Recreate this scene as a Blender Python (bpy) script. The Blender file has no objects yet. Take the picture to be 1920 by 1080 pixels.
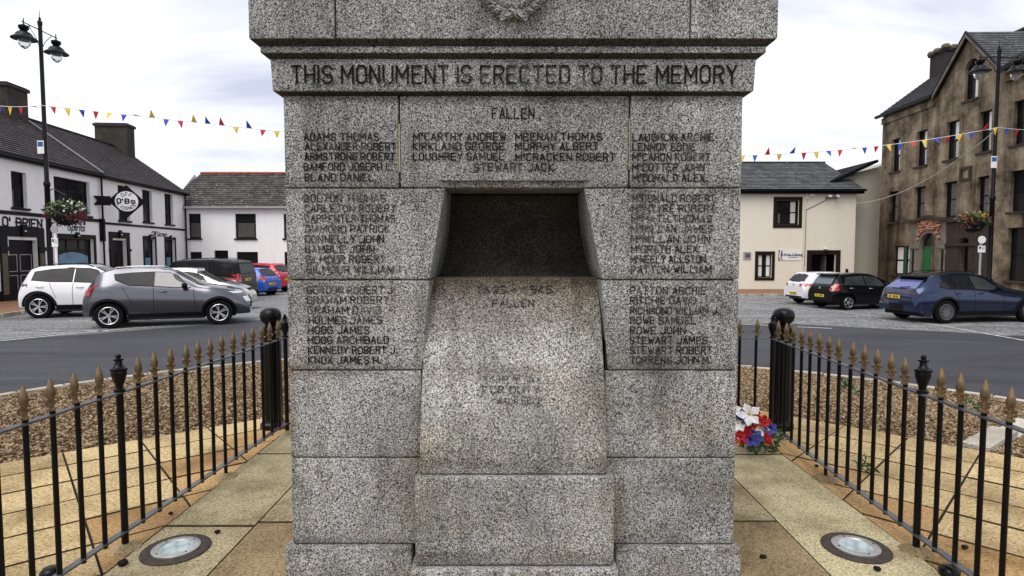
import bpy, bmesh, math, random
import numpy as np
from mathutils import Vector, Matrix, noise
from mathutils.bvhtree import BVHTree
R = math.radians
rnd = random.Random(7)
SC = bpy.context.scene
COL = SC.collection

# ------------------------------------------------------------------ camera, light, exposure
FPX = 1126.0; PITCH = math.atan(65/FPX); EYE = 1.8
cam = bpy.data.cameras.new('camera'); camo = bpy.data.objects.new('camera', cam); COL.objects.link(camo)
camo.location = (0, 0, EYE); camo.rotation_euler = (math.pi/2-PITCH, 0, 0)
cam.sensor_width = 36; cam.lens = FPX/1920*36; cam.clip_end = 2000; cam.clip_start = .05
SC.camera = camo
SC.view_settings.view_transform = 'Standard'; SC.view_settings.look = 'None'
SC.view_settings.exposure = 0.80; SC.view_settings.gamma = 1
SC.view_settings.use_curve_mapping = False
SUN_EL, SUN_AZ = R(58), R(205)      # azimuth from +Y clockwise: behind the camera, a little to the left
W = bpy.data.worlds.new('World'); SC.world = W; W.use_nodes = True
nt = W.node_tree; nt.nodes.clear()
def wn(t, **k):
    n = nt.nodes.new(t)
    for a, b in k.items(): setattr(n, a, b)
    return n
wo = wn('ShaderNodeOutputWorld'); bg = wn('ShaderNodeBackground'); bg.inputs[1].default_value = .1
sky = wn('ShaderNodeTexSky'); sky.sky_type = 'NISHITA'; sky.sun_disc = False
sky.sun_elevation = SUN_EL; sky.sun_rotation = SUN_AZ; sky.air_density = 1; sky.dust_density = 3
tc = wn('ShaderNodeTexCoord')
sep = wn('ShaderNodeSeparateXYZ'); nt.links.new(tc.outputs['Generated'], sep.inputs[0])
def wmath(op, a, b=None):
    m = wn('ShaderNodeMath', operation=op)
    for i, v in enumerate((a, b)):
        if v is None: continue
        if isinstance(v, (int, float)): m.inputs[i].default_value = v
        else: nt.links.new(v, m.inputs[i])
    return m.outputs[0]
den = wmath('ADD', wmath('MAXIMUM', sep.outputs[2], 0.0), .22)
cx = wmath('DIVIDE', sep.outputs[0], den); cy = wmath('DIVIDE', sep.outputs[1], den)
cmb = wn('ShaderNodeCombineXYZ'); nt.links.new(cx, cmb.inputs[0]); nt.links.new(cy, cmb.inputs[1])
mp = wn('ShaderNodeMapping'); mp.inputs['Rotation'].default_value = (0, 0, R(35)); mp.inputs['Scale'].default_value = (.55, 1.25, 1)
nt.links.new(cmb.outputs[0], mp.inputs[0])
nz = wn('ShaderNodeTexNoise'); nz.inputs['Scale'].default_value = 1.15; nz.inputs['Detail'].default_value = 7; nz.inputs['Roughness'].default_value = .52; nz.inputs['Distortion'].default_value = .35
nt.links.new(mp.outputs[0], nz.inputs['Vector'])
cr = wn('ShaderNodeValToRGB'); nt.links.new(nz.outputs[0], cr.inputs[0])
e = cr.color_ramp.elements
e[0].position = .38; e[0].color = (4.0, 4.2, 5.1, 1)
e[1].position = .575; e[1].color = (7.4, 7.4, 7.45, 1)
m_ = cr.color_ramp.elements.new(.47); m_.color = (5.6, 5.75, 6.25, 1)
mx = wn('ShaderNodeMix', data_type='RGBA'); mx.inputs[0].default_value = .88
nt.links.new(sky.outputs[0], mx.inputs[6]); nt.links.new(cr.outputs[0], mx.inputs[7])
nt.links.new(mx.outputs[2], bg.inputs[0]); nt.links.new(bg.outputs[0], wo.inputs[0])
sl = bpy.data.lights.new('sun', 'SUN'); so = bpy.data.objects.new('sun', sl); COL.objects.link(so)
sl.energy = 1.3; sl.angle = R(45); sl.color = (1, .97, .92)
sd = Vector((math.sin(SUN_AZ)*math.cos(SUN_EL), math.cos(SUN_AZ)*math.cos(SUN_EL), math.sin(SUN_EL)))
so.rotation_euler = sd.to_track_quat('Z', 'Y').to_euler()

# ------------------------------------------------------------------ measuring helpers
def ray(px, py):
    u = (px-960)/FPX; v = (540-py)/FPX
    return Vector((u, math.cos(PITCH)+v*math.sin(PITCH), -math.sin(PITCH)+v*math.cos(PITCH)))
def at(px, py, Y):                       # point at depth Y
    d = ray(px, py); t = Y/d.y
    return d.x*t, EYE+d.z*t
def on(px, py, z=0.0):                   # point on the level plane z
    d = ray(px, py); t = (z-EYE)/d.z
    return Vector((d.x*t, d.y*t, z))
def sm(t):
    t = max(0., min(1., t)); return t*t*(3-2*t)
def lerp(a, b, t): return a+(b-a)*t
def interp(pts, x):
    if x <= pts[0][0]: return pts[0][1]
    for (a, b), (c, d) in zip(pts, pts[1:]):
        if x <= c: return lerp(b, d, (x-a)/(c-a) if c > a else 1)
    return pts[-1][1]
def g(x, y):                             # height of the road
    r = sm((x+4)/12)
    return -.2-.3*r-.15*sm((y-20)/8)*(1-r)

# ------------------------------------------------------------------ objects
def tag(o, label=None, cat=None, group=None, kind=None):
    for k, v in (('label', label), ('category', cat), ('group', group), ('kind', kind)):
        if v: o[k] = v
    return o
def empty(name, loc=(0, 0, 0), rz=0, label=None, cat=None, group=None):
    o = bpy.data.objects.new(name, None); COL.objects.link(o); o.location = loc; o.rotation_euler = (0, 0, rz)
    o.empty_display_size = .2
    return tag(o, label, cat, group)
def link(name, me, parent=None, loc=None, rot=None):
    o = bpy.data.objects.new(name, me); COL.objects.link(o)
    if parent is not None: o.parent = parent
    if loc is not None: o.location = loc
    if rot is not None: o.rotation_euler = rot
    return o
def mesh(name, vs, fs, mt=None, smooth=False, uv=None, ang=None):
    me = bpy.data.meshes.new(name); me.from_pydata([tuple(v) for v in vs], [], fs)
    if uv:
        l = me.uv_layers.new(name='UVMap'); flat = []
        for p in me.polygons:
            for vi in p.vertices: flat += uv[vi]
        l.data.foreach_set('uv', flat)
    if mt: me.materials.append(mt)
    if smooth or ang:
        me.shade_smooth()
        if ang: me.set_sharp_from_angle(angle=R(ang))
    me.update(); return me
class MB:
    def __init__(s): s.v = []; s.f = []; s.uv = []
    def add(s, vs, fs, uv=None):
        b = len(s.v); s.v += [tuple(v) for v in vs]; s.f += [tuple(i+b for i in f) for f in fs]
        s.uv += uv if uv else [(0, 0)]*len(vs); return s
    def box(s, x0, x1, y0, y1, z0, z1):
        return s.add([(x0, y0, z0), (x1, y0, z0), (x1, y1, z0), (x0, y1, z0), (x0, y0, z1), (x1, y0, z1), (x1, y1, z1), (x0, y1, z1)],
                     [(3, 2, 1, 0), (4, 5, 6, 7), (0, 1, 5, 4), (1, 2, 6, 5), (2, 3, 7, 6), (3, 0, 4, 7)])
    def prism(s, pts, d):               # polygon (ccw list of points) extruded by vector d
        n = len(pts); d = Vector(d)
        a = [Vector(p) for p in pts]; b = [p+d for p in a]
        return s.add(a+b, [tuple(range(n))[::-1], tuple(range(n, 2*n))]+[(i, (i+1) % n, n+(i+1) % n, n+i) for i in range(n)])
    def tube(s, p, r, n=8, cap=True):    # polyline tube, radius float or list
        p = [Vector(q) for q in p]; rs = r if isinstance(r, (list, tuple)) else [r]*len(p)
        b = len(s.v); 
        for i, q in enumerate(p):
            d = (p[min(i+1, len(p)-1)]-p[max(i-1, 0)]).normalized()
            a = d.cross(Vector((0, 0, 1)));
            if a.length < .05: a = d.cross(Vector((0, 1, 0)))
            a.normalize(); c = d.cross(a)
            for k in range(n):
                t = 2*math.pi*k/n; s.v.append(tuple(q+(a*math.cos(t)+c*math.sin(t))*rs[i])); s.uv.append((0, 0))
        for i in range(len(p)-1):
            for k in range(n):
                k2 = (k+1) % n; s.f.append((b+i*n+k, b+i*n+k2, b+(i+1)*n+k2, b+(i+1)*n+k))
        if cap:
            s.f.append(tuple(b+k for k in range(n))[::-1]); s.f.append(tuple(b+(len(p)-1)*n+k for k in range(n)))
        return s
    def lathe(s, prof, n=16, c=(0, 0, 0), sq=None):   # profile of (r,z)
        b = len(s.v)
        for r, z in prof:
            for k in range(n):
                t = 2*math.pi*(k+.5)/n
                s.v.append((c[0]+r*math.cos(t), c[1]+r*math.sin(t), c[2]+z)); s.uv.append((0, 0))
        m = len(prof)
        for i in range(m-1):
            for k in range(n):
                k2 = (k+1) % n; s.f.append((b+i*n+k, b+i*n+k2, b+(i+1)*n+k2, b+(i+1)*n+k))
        s.f.append(tuple(b+k for k in range(n))[::-1]); s.f.append(tuple(b+(m-1)*n+k for k in range(n)))
        return s
    def me(s, name, mt, smooth=False, ang=None): return mesh(name, s.v, s.f, mt, smooth, s.uv, ang)
    def ob(s, name, mt, parent=None, smooth=False, ang=None, loc=None): return link(name, s.me(name, mt, smooth, ang), parent, loc)
def bx(name, mt, parent, *b, loc=None): return MB().box(*b).ob(name, mt, parent, loc=loc)

# ------------------------------------------------------------------ materials
class NT:
    def __init__(s, name):
        s.m = bpy.data.materials.new(name); s.m.use_nodes = True; s.t = s.m.node_tree
        s.b = s.t.nodes['Principled BSDF']; s.pos = None
    def n(s, t, **k):
        x = s.t.nodes.new(t)
        for a, b in k.items(): setattr(x, a, b)
        return x
    def l(s, a, b): s.t.links.new(a, b)
    def co(s, kind='pos', scale=(1, 1, 1), rot=(0, 0, 0)):
        if kind == 'pos': o = s.n('ShaderNodeNewGeometry').outputs['Position']
        elif kind == 'obj': o = s.n('ShaderNodeTexCoord').outputs['Object']
        else: o = s.n('ShaderNodeTexCoord').outputs['UV']
        m = s.n('ShaderNodeMapping'); m.inputs['Scale'].default_value = scale; m.inputs['Rotation'].default_value = rot
        s.l(o, m.inputs[0]); return m.outputs[0]
    def noise(s, co, scale, detail=4, rough=.55, dist=0):
        x = s.n('ShaderNodeTexNoise'); x.inputs['Scale'].default_value = scale; x.inputs['Detail'].default_value = detail
        x.inputs['Roughness'].default_value = rough; x.inputs['Distortion'].default_value = dist
        s.l(co, x.inputs['Vector']); return x.outputs[0]
    def ramp(s, f, *st):
        x = s.n('ShaderNodeValToRGB'); s.l(f, x.inputs[0]); el = x.color_ramp.elements
        while len(el) < len(st): el.new(.5)
        for i, (p, c) in enumerate(st):
            if isinstance(c, (int, float)): c = (c, c, c)
            el[i].position = p; el[i].color = (*c, 1)
        return x.outputs[0]
    def mix(s, a, b, f, mode='MIX'):
        x = s.n('ShaderNodeMix', data_type='RGBA', blend_type=mode)
        for i, v in ((0, f), (6, a), (7, b)):
            if isinstance(v, (int, float)): x.inputs[i].default_value = v if i == 0 else (v, v, v, 1)
            elif isinstance(v, tuple): x.inputs[i].default_value = (*v, 1)
            else: s.l(v, x.inputs[i])
        return x.outputs[2]
    def math(s, op, a, b=0.):
        x = s.n('ShaderNodeMath', operation=op)
        for i, v in enumerate((a, b)):
            if isinstance(v, (int, float)): x.inputs[i].default_value = v
            else: s.l(v, x.inputs[i])
        return x.outputs[0]
    def xyz(s, co):
        x = s.n('ShaderNodeSeparateXYZ'); s.l(co, x.inputs[0]); return x.outputs
    def bump(s, h, st=.3, d=.01):
        x = s.n('ShaderNodeBump'); x.inputs['Strength'].default_value = st; x.inputs['Distance'].default_value = d
        s.l(h, x.inputs['Height']); s.l(x.outputs[0], s.b.inputs['Normal'])
    def col(s, c):
        if isinstance(c, tuple): s.b.inputs['Base Color'].default_value = (*c, 1)
        else: s.l(c, s.b.inputs['Base Color'])
    def set(s, rough=.6, metal=0, spec=.5, coat=0):
        s.b.inputs['Roughness'].default_value = rough; s.b.inputs['Metallic'].default_value = metal
        s.b.inputs['Specular IOR Level'].default_value = spec; s.b.inputs['Coat Weight'].default_value = coat
        s.b.inputs['Coat Roughness'].default_value = .03
        return s.m
def plain(name, c, rough=.6, metal=0, coat=0, var=.12, sc=6, bump=0, spec=.5):
    m = NT(name); co = m.co('obj'); n = m.noise(co, sc, 5, .6)
    m.col(m.mix(tuple(x*(1-var) for x in c), tuple(min(1, x*(1+var)) for x in c), m.ramp(n, (.3, 0), (.7, 1))))
    if bump: m.bump(m.noise(co, sc*8, 4, .6), bump, .01)
    return m.set(rough, metal, spec, coat)

def granite_colour(m, tint=1.0):
    co = m.co('pos')
    n = m.noise(co, 125, 2.5, .78, .7); n2 = m.noise(co, 250, 2, .7)
    f = m.math('ADD', m.math('MULTIPLY', n, .68), m.math('MULTIPLY', n2, .32))
    c = m.ramp(f, (.40, (.010, .010, .011)), (.455, (.10, .10, .10)), (.49, (.27, .27, .265)), (.53, (.50, .50, .49)), (.60, (.82, .81, .78)))
    big = m.noise(co, 1.7, 5, .62)
    c = m.mix(c, m.ramp(big, (.36, (.55, .55, .54)), (.60, (1., 1., 1.))), .9, 'MULTIPLY')
    z = m.xyz(co)[2]
    # lichen and rust-tinted weather stain, stronger low down and by the joints
    w = m.ramp(m.noise(co, 2.6, 4, .6), (.48, 0), (.68, 1))
    low = m.ramp(m.math('MULTIPLY', z, .5), (.0, 1), (.85, .35), (.95, .05))
    c = m.mix(c, m.mix(c, (1.0, .84, .60), 1., 'MULTIPLY'), m.math('MULTIPLY', m.math('MULTIPLY', w, low), .55))
    st = m.noise(m.co('pos', (5, 5, .8)), 1.4, 4, .6)
    c = m.mix(c, m.mix(c, (.48, .46, .43), 1., 'MULTIPLY'), m.ramp(st, (.50, 0), (.68, .7)))
    fr_ = m.math('FRACT', m.math('DIVIDE', m.math('ADD', z, -.176), .4937)); nj = m.noise(m.co('pos', (1, 1, 3)), 4.5, 4, .65)
    jd = m.ramp(m.math('ADD', fr_, m.math('MULTIPLY', nj, .10)), (.045, 1), (.15, 0)); ju = m.ramp(m.math('ADD', fr_, m.math('MULTIPLY', nj, .10)), (.93, 0), (1., .8))
    gr = m.math('MULTIPLY', m.math('ADD', jd, ju), m.ramp(m.noise(co, 2.2, 3, .6), (.38, 0), (.60, .8)))
    c = m.mix(c, m.mix(c, (.42, .39, .35), 1., 'MULTIPLY'), gr)
    oi = m.n('ShaderNodeObjectInfo').outputs['Random']
    c = m.mix(c, m.mix(c, .80, 1., 'MULTIPLY'), oi)
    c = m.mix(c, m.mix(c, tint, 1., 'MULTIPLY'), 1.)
    return c, f, co
def granite(name, tint=1.0, rot=None):
    m = NT(name); c, f, co = granite_colour(m, tint); m.col(c); m.bump(f, .55, .006)
    return m.set(.85, 0, .25)
M = {}
M['granite'] = granite('granite', 1.04)
M['granite_mid'] = granite('granite_upper', .92)
m = NT('granite_slab'); c, f, co = granite_colour(m, (1.30, 1.28, 1.24)); zz = m.math('ADD', m.xyz(co)[2], m.math('MULTIPLY', m.noise(co, 5, 4, .6), .45))
M_ = m.ramp(m.math('MULTIPLY', zz, .5), (.76, 0), (.93, 1)); c = m.mix(c, m.mix(c, (.30, .25, .19), 1., 'MULTIPLY'), M_); m.col(c); m.bump(f, .55, .006); M['granite_slab'] = m.set(.85, 0, .25)
M['granite_dark'] = granite('granite_shaded', (.17, .16, .145))  # shade of the niche and splayed undersides put into the stone colour
m = NT('engraved_paint'); c, f, co = granite_colour(m, .9)
mask = m.ramp(m.math('ADD', m.math('MULTIPLY', m.noise(co, 3.2, 3, .6), .55), m.math('MULTIPLY', m.noise(co, 40, 3, .7), .45)), (.49, 0), (.60, 1))
m.col(m.mix((.010, .010, .010), m.mix(c, .36, 1., 'MULTIPLY'), mask)); M['letter'] = m.set(.9, 0, .1)
m = NT('engraved_worn'); c, f, co = granite_colour(m, 1.)
mask = m.ramp(m.math('ADD', m.math('MULTIPLY', m.noise(co, 3.2, 3, .6), .4), m.math('MULTIPLY', m.noise(co, 40, 3, .7), .6)), (.48, 0), (.58, 1))
m.col(m.mix((.02, .02, .02), m.mix(c, .48, 1., 'MULTIPLY'), mask)); M['letter_worn'] = m.set(.9, 0, .1)

M['joint_dirt'] = plain('joint_dirt', (.055, .042, .025), .95, var=.6, sc=6, spec=.1)
m = NT('mortar'); m.col((.02, .019, .018)); M['mortar'] = m.set(.95, 0, .1)

def slabmat(name, a, b, dark, sc=70):
    m = NT(name); co = m.co('pos'); oi = m.n('ShaderNodeObjectInfo').outputs['Random']
    n = m.noise(co, sc, 3, .72, .3); big = m.noise(co, 1.6, 5, .62)
    c = m.mix(a, b, m.ramp(n, (.36, 0), (.62, 1)))
    c = m.mix(c, dark, m.ramp(n, (.30, .75), (.42, 0)))
    c = m.mix(c, m.mix(c, (.40, .35, .28), 1., 'MULTIPLY'), m.ramp(big, (.46, 0), (.72, .95)))
    c = m.mix(c, m.mix(c, (.72, .70, .70), 1., 'MULTIPLY'), m.ramp(oi, (0, 0), (1, .9)))
    m.col(c); m.bump(n, .6, .006); return m.set(.88, 0, .25)
M['slab_yellow'] = slabmat('yellow_paving', (.34, .235, .10), (.68, .53, .29), (.09, .05, .02), 50)
M['slab_grey'] = slabmat('buff_granite_paving', (.25, .21, .115), (.64, .555, .345), (.055, .045, .03), 75)
M['slab_brown'] = slabmat('brown_granite_paving', (.19, .14, .075), (.45, .345, .19), (.035, .028, .02), 75)
M['slab_orange'] = slabmat('orange_paving', (.33, .195, .075), (.62, .40, .18), (.12, .06, .025), 60)
M['kerbstone'] = slabmat('kerbstone', (.42, .38, .31), (.62, .58, .50), (.2, .17, .13), 60)

# road: new dark asphalt near the memorial, worn lighter asphalt beyond
m = NT('asphalt'); co = m.co('pos'); X, Y, Z = m.xyz(co)[:3]
n = m.noise(co, 26, 3, .75); big = m.noise(m.co('pos', (.35, 1.2, 1)), .8, 5, .6)
new = m.ramp(n, (.34, (.020, .020, .025)), (.64, (.066, .065, .078)))
old = m.ramp(m.noise(co, 15, 4, .8), (.36, (.040, .040, .044)), (.50, (.15, .15, .155)), (.62, (.42, .42, .42)))
edge = m.math('ADD', m.math('MULTIPLY', X, .0), m.math('ADD', Y, m.math('MULTIPLY', m.noise(co, .5, 2), .5)))
# left: boundary runs diagonally, right: level at about 19.5 m
lb = m.math('SUBTRACT', m.math('SUBTRACT', Y, X), 25.4); lb = m.math('MULTIPLY', lb, .8)
rb = m.math('ADD', m.math('SUBTRACT', Y, 19.6), m.math('MULTIPLY', m.math('MAXIMUM', m.math('SUBTRACT', X, 9.), 0.), .55))
side = m.ramp(m.math('ADD', m.math('MULTIPLY', X, .2), .5), (.4, 0), (.6, 1))
sel = m.n('ShaderNodeMix', data_type='FLOAT'); m.l(side, sel.inputs[0]); m.l(lb, sel.inputs[2]); m.l(rb, sel.inputs[3])
zone = m.ramp(m.math('ADD', m.math('MULTIPLY', sel.outputs[0], 2.), .5), (.2, 0), (.8, 1))
c = m.mix(new, old, zone)
c = m.mix(c, m.mix(c, (.55, .55, .57), 1., 'MULTIPLY'), m.ramp(big, (.48, 0), (.7, .9)))
tr_ = m.noise(m.co('pos', (.25, 2.2, 1), (0, 0, .12)), 1.1, 4, .6); c = m.mix(c, m.mix(c, (1.45, 1.45, 1.42), 1., 'MULTIPLY'), m.ramp(tr_, (.54, 0), (.66, .8)))
sc1 = m.noise(m.co('pos', (1, 3, 1)), 3.5, 6, .8); c = m.mix(c, (.30, .30, .31), m.ramp(sc1, (.665, 0), (.72, .55)))
m.col(c); m.bump(n, .5, .008); M['asphalt'] = m.set(.72, 0, .35)
m = NT('road_paint'); co = m.co('pos'); n = m.noise(co, 9, 5, .75)
m.col(m.mix((.62, .62, .60), (.14, .14, .14), m.ramp(n, (.45, 0), (.66, .85)))); M['road_paint'] = m.set(.7, 0, .3)
m = NT('brick_pavers'); co = m.co('pos')
br = m.n('ShaderNodeTexBrick'); m.l(co, br.inputs[0]); br.inputs['Scale'].default_value = 1; br.inputs['Brick Width'].default_value = .4; br.inputs['Row Height'].default_value = .2
br.inputs['Mortar Size'].default_value = .012; br.inputs['Color1'].default_value = (.24, .11, .06, 1); br.inputs['Color2'].default_value = (.32, .17, .09, 1); br.inputs['Mortar'].default_value = (.09, .06, .04, 1)
m.col(m.mix(br.outputs[0], .6, m.ramp(m.noise(co, 1.5), (.45, 0), (.7, .6)), 'MULTIPLY')); M['pavers'] = m.set(.85, 0, .3)
m = NT('gravel_bed'); co = m.co('pos'); v = m.noise(co, 34, 4, .7)
m.col(m.ramp(v, (.35, (.022, .013, .007)), (.5, (.11, .065, .03)), (.66, (.30, .19, .10)))); m.bump(v, .9, .02); M['gravel_bed'] = m.set(.9, 0, .2)
m = NT('gravel_stone'); co = m.co('pos'); v = m.noise(co, 22, 1, .5)
m.col(m.ramp(v, (.30, (.03, .018, .010)), (.43, (.125, .075, .034)), (.54, (.22, .145, .075)), (.66, (.42, .32, .20)), (.74, (.18, .165, .15)))); M['gravel_stone'] = m.set(.75, 0, .3)

def wallmat(name, c, stain=.25, sc=1.0, low=None, bump=.25, sb=28, fine_=.78):
    m = NT(name); co = m.co('obj'); n = m.noise(co, 3*sc, 6, .65); fine = m.noise(co, sb, 4, .7)
    st = m.noise(m.co('obj', (1.6, 1.6, .28)), 1.2*sc, 5, .65)
    k = m.mix(c, tuple(x*(1-stain) for x in c), m.ramp(n, (.35, 0), (.7, 1)))
    k = m.mix(k, m.mix(k, low or (.55, .52, .5), 1., 'MULTIPLY'), m.ramp(st, (.5, 0), (.72, stain*1.8)))
    m.col(m.mix(k, m.mix(k, fine_, 1., 'MULTIPLY'), m.ramp(fine, (.45, 0), (.7, 1)))); m.bump(fine, bump, .02); return m.set(.9, 0, .2)
M['white_wall'] = wallmat('white_roughcast', (.90, .90, .91), .07, fine_=.94)
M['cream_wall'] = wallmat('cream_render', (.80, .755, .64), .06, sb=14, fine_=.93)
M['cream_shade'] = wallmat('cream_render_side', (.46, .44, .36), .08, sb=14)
m = NT('weathered_render'); co = m.co('obj'); n = m.noise(co, .8, 7, .68); n2 = m.noise(co, 5, 6, .7); f = m.noise(co, 13, 5, .75)
st = m.noise(m.co('obj', (2.2, 2, .16)), .8, 5, .6)
c = m.ramp(n, (.36, (.085, .066, .048)), (.5, (.23, .18, .125)), (.63, (.38, .32, .225)))
c = m.mix(c, (.46, .42, .34), m.ramp(n2, (.56, 0), (.74, .75)))
c = m.mix(c, m.mix(c, (.26, .24, .22), 1., 'MULTIPLY'), m.ramp(st, (.50, 0), (.66, .85)))
c = m.mix(c, m.mix(c, (.55, .52, .5), 1., 'MULTIPLY'), m.ramp(f, (.45, 0), (.68, 1)))
XX = m.xyz(co)   # older soot-black patch at the far left foot of the wall
p1 = m.math('MULTIPLY', m.ramp(m.math('MULTIPLY', XX[0], .1), (.12, 1), (.36, 0)), m.ramp(m.math('MULTIPLY', XX[2], .1), (.40, 1), (.62, 0)))
c = m.mix(c, m.mix(c, (.34, .30, .28), 1., 'MULTIPLY'), p1)
m.col(c); m.bump(f, .5, .03); M['old_render'] = m.set(.92, 0, .15)
M['soot_render'] = wallmat('soot_dark_render', (.065, .048, .038), .35, sb=12)
M['porch_stone'] = wallmat('porch_stone', (.25, .22, .18), .4, sb=12)
M['chimney_render'] = wallmat('chimney_render', (.065, .058, .048), .45, sb=10)
M['chimney_dark'] = wallmat('chimney_slate_hung', (.055, .045, .047), .3, sb=10)
def roofmat(name, a, b, mo, spots=.0):
    m = NT(name); uv = m.co('uv'); br = m.n('ShaderNodeTexBrick'); m.l(uv, br.inputs[0])
    br.inputs['Scale'].default_value = 1; br.inputs['Brick Width'].default_value = 1.25; br.inputs['Row Height'].default_value = 1
    br.inputs['Mortar Size'].default_value = .03; br.inputs['Color1'].default_value = (*a, 1); br.inputs['Color2'].default_value = (*b, 1); br.inputs['Mortar'].default_value = (*mo, 1)
    co = m.co('obj'); c = m.mix(br.outputs[0], m.mix(br.outputs[0], .5, 1., 'MULTIPLY'), m.ramp(m.noise(co, 1.3, 5, .6), (.42, 0), (.68, 1)))
    c = m.mix(c, (.42, .41, .39), m.ramp(m.noise(co, 7, 3, .6), (.66-spots*.1, 0), (.72-spots*.1, .7+spots*.2)))
    m.col(c); m.bump(m.noise(co, 14, 4, .6), .3, .02); return m.set(.75, 0, .3)
M['roof_pub'] = roofmat('purple_brown_slate', (.030, .021, .024), (.058, .042, .047), (.012, .009, .01), .1)
M['roof_cottage'] = roofmat('mottled_grey_slate', (.040, .034, .032), (.095, .085, .08), (.014, .012, .012), .35)
M['roof_grey'] = roofmat('blue_grey_slate', (.075, .078, .085), (.13, .135, .145), (.03, .03, .034), .2)
M['roof_dark'] = roofmat('dark_slate', (.020, .019, .023), (.042, .040, .046), (.008, .008, .01), .0)
M['black_paint'] = plain('black_gloss_paint', (.006, .006, .008), .4, spec=.12)
M['iron'] = plain('black_iron', (.003, .003, .004), .30, 0, 0, var=.3, sc=30, spec=.22)
M['rail_top'] = plain('worn_grey_rail', (.075, .075, .08), .45, 0, 0, .5, 14)
M['rail_low'] = plain('lower_rail_iron', (.05, .05, .055), .38, 0, .2, .6, 14)
M['gold'] = plain('gold_paint', (.155, .10, .048), .45, .25, 0, .6, 26)
M['white_paint'] = plain('white_paint', (.8, .8, .8), .45, var=.05)
M['cream_paint'] = plain('cream_pipe_paint', (.66, .61, .50), .5, var=.08)
M['grey_metal'] = plain('grey_metal', (.45, .45, .46), .4, .5)
M['steel'] = plain('brushed_steel', (.50, .48, .46), .38, .75, 0, .2, 12)
M['alloy'] = plain('alloy', (.62, .62, .64), .25, .85)
M['dark_alloy'] = plain('dark_alloy', (.20, .20, .21), .3, .85)
M['tyre'] = plain('tyre_rubber', (.006, .006, .007), .8, spec=.1)
M['trim'] = plain('black_plastic', (.006, .006, .007), .55, spec=.15)
M['brown_trim'] = plain('dark_brown_trim', (.018, .011, .009), .5, spec=.15)
M['frame_dark'] = plain('dark_window_frame', (.008, .007, .006), .5, spec=.15)
M['frame_grey'] = plain('grey_sash_frame', (.10, .09, .08), .6, var=.4)
M['curtain'] = plain('pale_curtain', (.50, .50, .46), .9, var=.2, sc=14)
M['curtain_lit'] = plain('white_blind', (.72, .72, .70), .9, var=.12, sc=9)
M['green_door'] = plain('green_door_paint', (.010, .13, .045), .4, var=.3, sc=8)
M['green_frame'] = plain('green_frame_paint', (.012, .06, .03), .5, var=.3)
M['terracotta'] = plain('terracotta', (.40, .19, .12), .85, var=.35, sc=16, bump=.6)
M['tile_ridge'] = plain('red_ridge_tile', (.36, .09, .05), .8, var=.3)
M['lead'] = plain('lead_flashing', (.22, .22, .24), .5, var=.3)
M['moss'] = plain('mossy_coping', (.12, .11, .06), .95, var=.6, sc=9, bump=.6)
M['light_glass'] = plain('frosted_lamp_glass', (.34, .42, .42), .12, var=.35, sc=12, spec=.8)
M['rust_ring'] = plain('rusty_black_ring', (.040, .028, .022), .7, var=.6, sc=22, bump=.4)
M['lamp_bowl'] = plain('clear_lamp_bowl', (.80, .80, .84), .05, var=.1, spec=.6)
M['lamp_bowl'].node_tree.nodes['Principled BSDF'].inputs['Transmission Weight'].default_value = .85; M['lamp_bowl'].node_tree.nodes['Principled BSDF'].inputs['IOR'].default_value = 1.12
m = NT('glass_dark'); m.col(m.ramp(m.noise(m.co('obj'), 1.3, 3), (.35, (.008, .008, .009)), (.7, (.03, .03, .033)))); M['glass'] = m.set(.05, 0, .16)
M['glass_bright'] = plain('reflecting_car_glass', (.03, .036, .04), .03, var=.5, sc=2, spec=1.)
m = NT('building_glass'); m.col(m.ramp(m.noise(m.co('obj'), .9, 3), (.35, (.007, .007, .008)), (.7, (.022, .022, .024)))); M['bglass'] = m.set(.12, 0, .12)
M['blue_blind'] = plain('blue_window_film', (.12, .27, .40), .35, var=.3, sc=1.8)
for k, c in dict(p_red=(.60, .02, .04), p_yellow=(.80, .52, .03), p_blue=(.03, .06, .46), p_pink=(.60, .04, .16)).items(): M[k] = plain('pennant_'+k[2:], c, .7, var=.1)
for k, c in dict(f_red=(.62, .012, .018), f_white=(.82, .82, .84), f_blue=(.03, .04, .26), leaf=(.045, .10, .03), leaf_pale=(.16, .20, .08), leaf_dark=(.03, .045, .016), f_dkred=(.20, .01, .03), f_orange=(.55, .12, .03), f_yel=(.7, .45, .05)).items(): M[k] = plain('plant_'+k, c, .6, var=.3, sc=20)
def paint(name, c, metal=.55, rough=.28, coat=.8):
    m = NT(name); m.col(c); 
    fl = m.noise(m.co('obj'), 900, 1); m.bump(fl, .03, .001)
    return m.set(rough, metal, .2, coat)
P_ = dict(white=paint('white_car_paint', (.78, .78, .80), 0, .3), grey=paint('grey_metallic_paint', (.125, .125, .145), .9, .24), silver=paint('silver_paint', (.5, .51, .53), .85, .25),
          black=paint('black_car_paint', (.003, .003, .004), 0, .2, .05), blue=paint('blue_car_paint', (.02, .10, .50), .2, .3), red=paint('red_car_paint', (.50, .012, .035), .1, .3),
          slate=paint('slate_blue_metallic', (.014, .028, .075), .85, .2))
M['red_lens'] = plain('red_lens', (.36, .008, .014), .12, coat=1); M['dark_lens'] = plain('dark_red_lens', (.07, .006, .010), .12, coat=.6); M['clear_lens'] = plain('clear_lens', (.65, .66, .68), .1, .3, coat=1)
M['plate'] = plain('yellow_plate', (.78, .52, .03), .45, var=.05); M['white_plate'] = plain('white_plate', (.75, .75, .75), .45, var=.05)
M['underbody'] = plain('underbody', (.006, .006, .006), .9)

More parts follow.
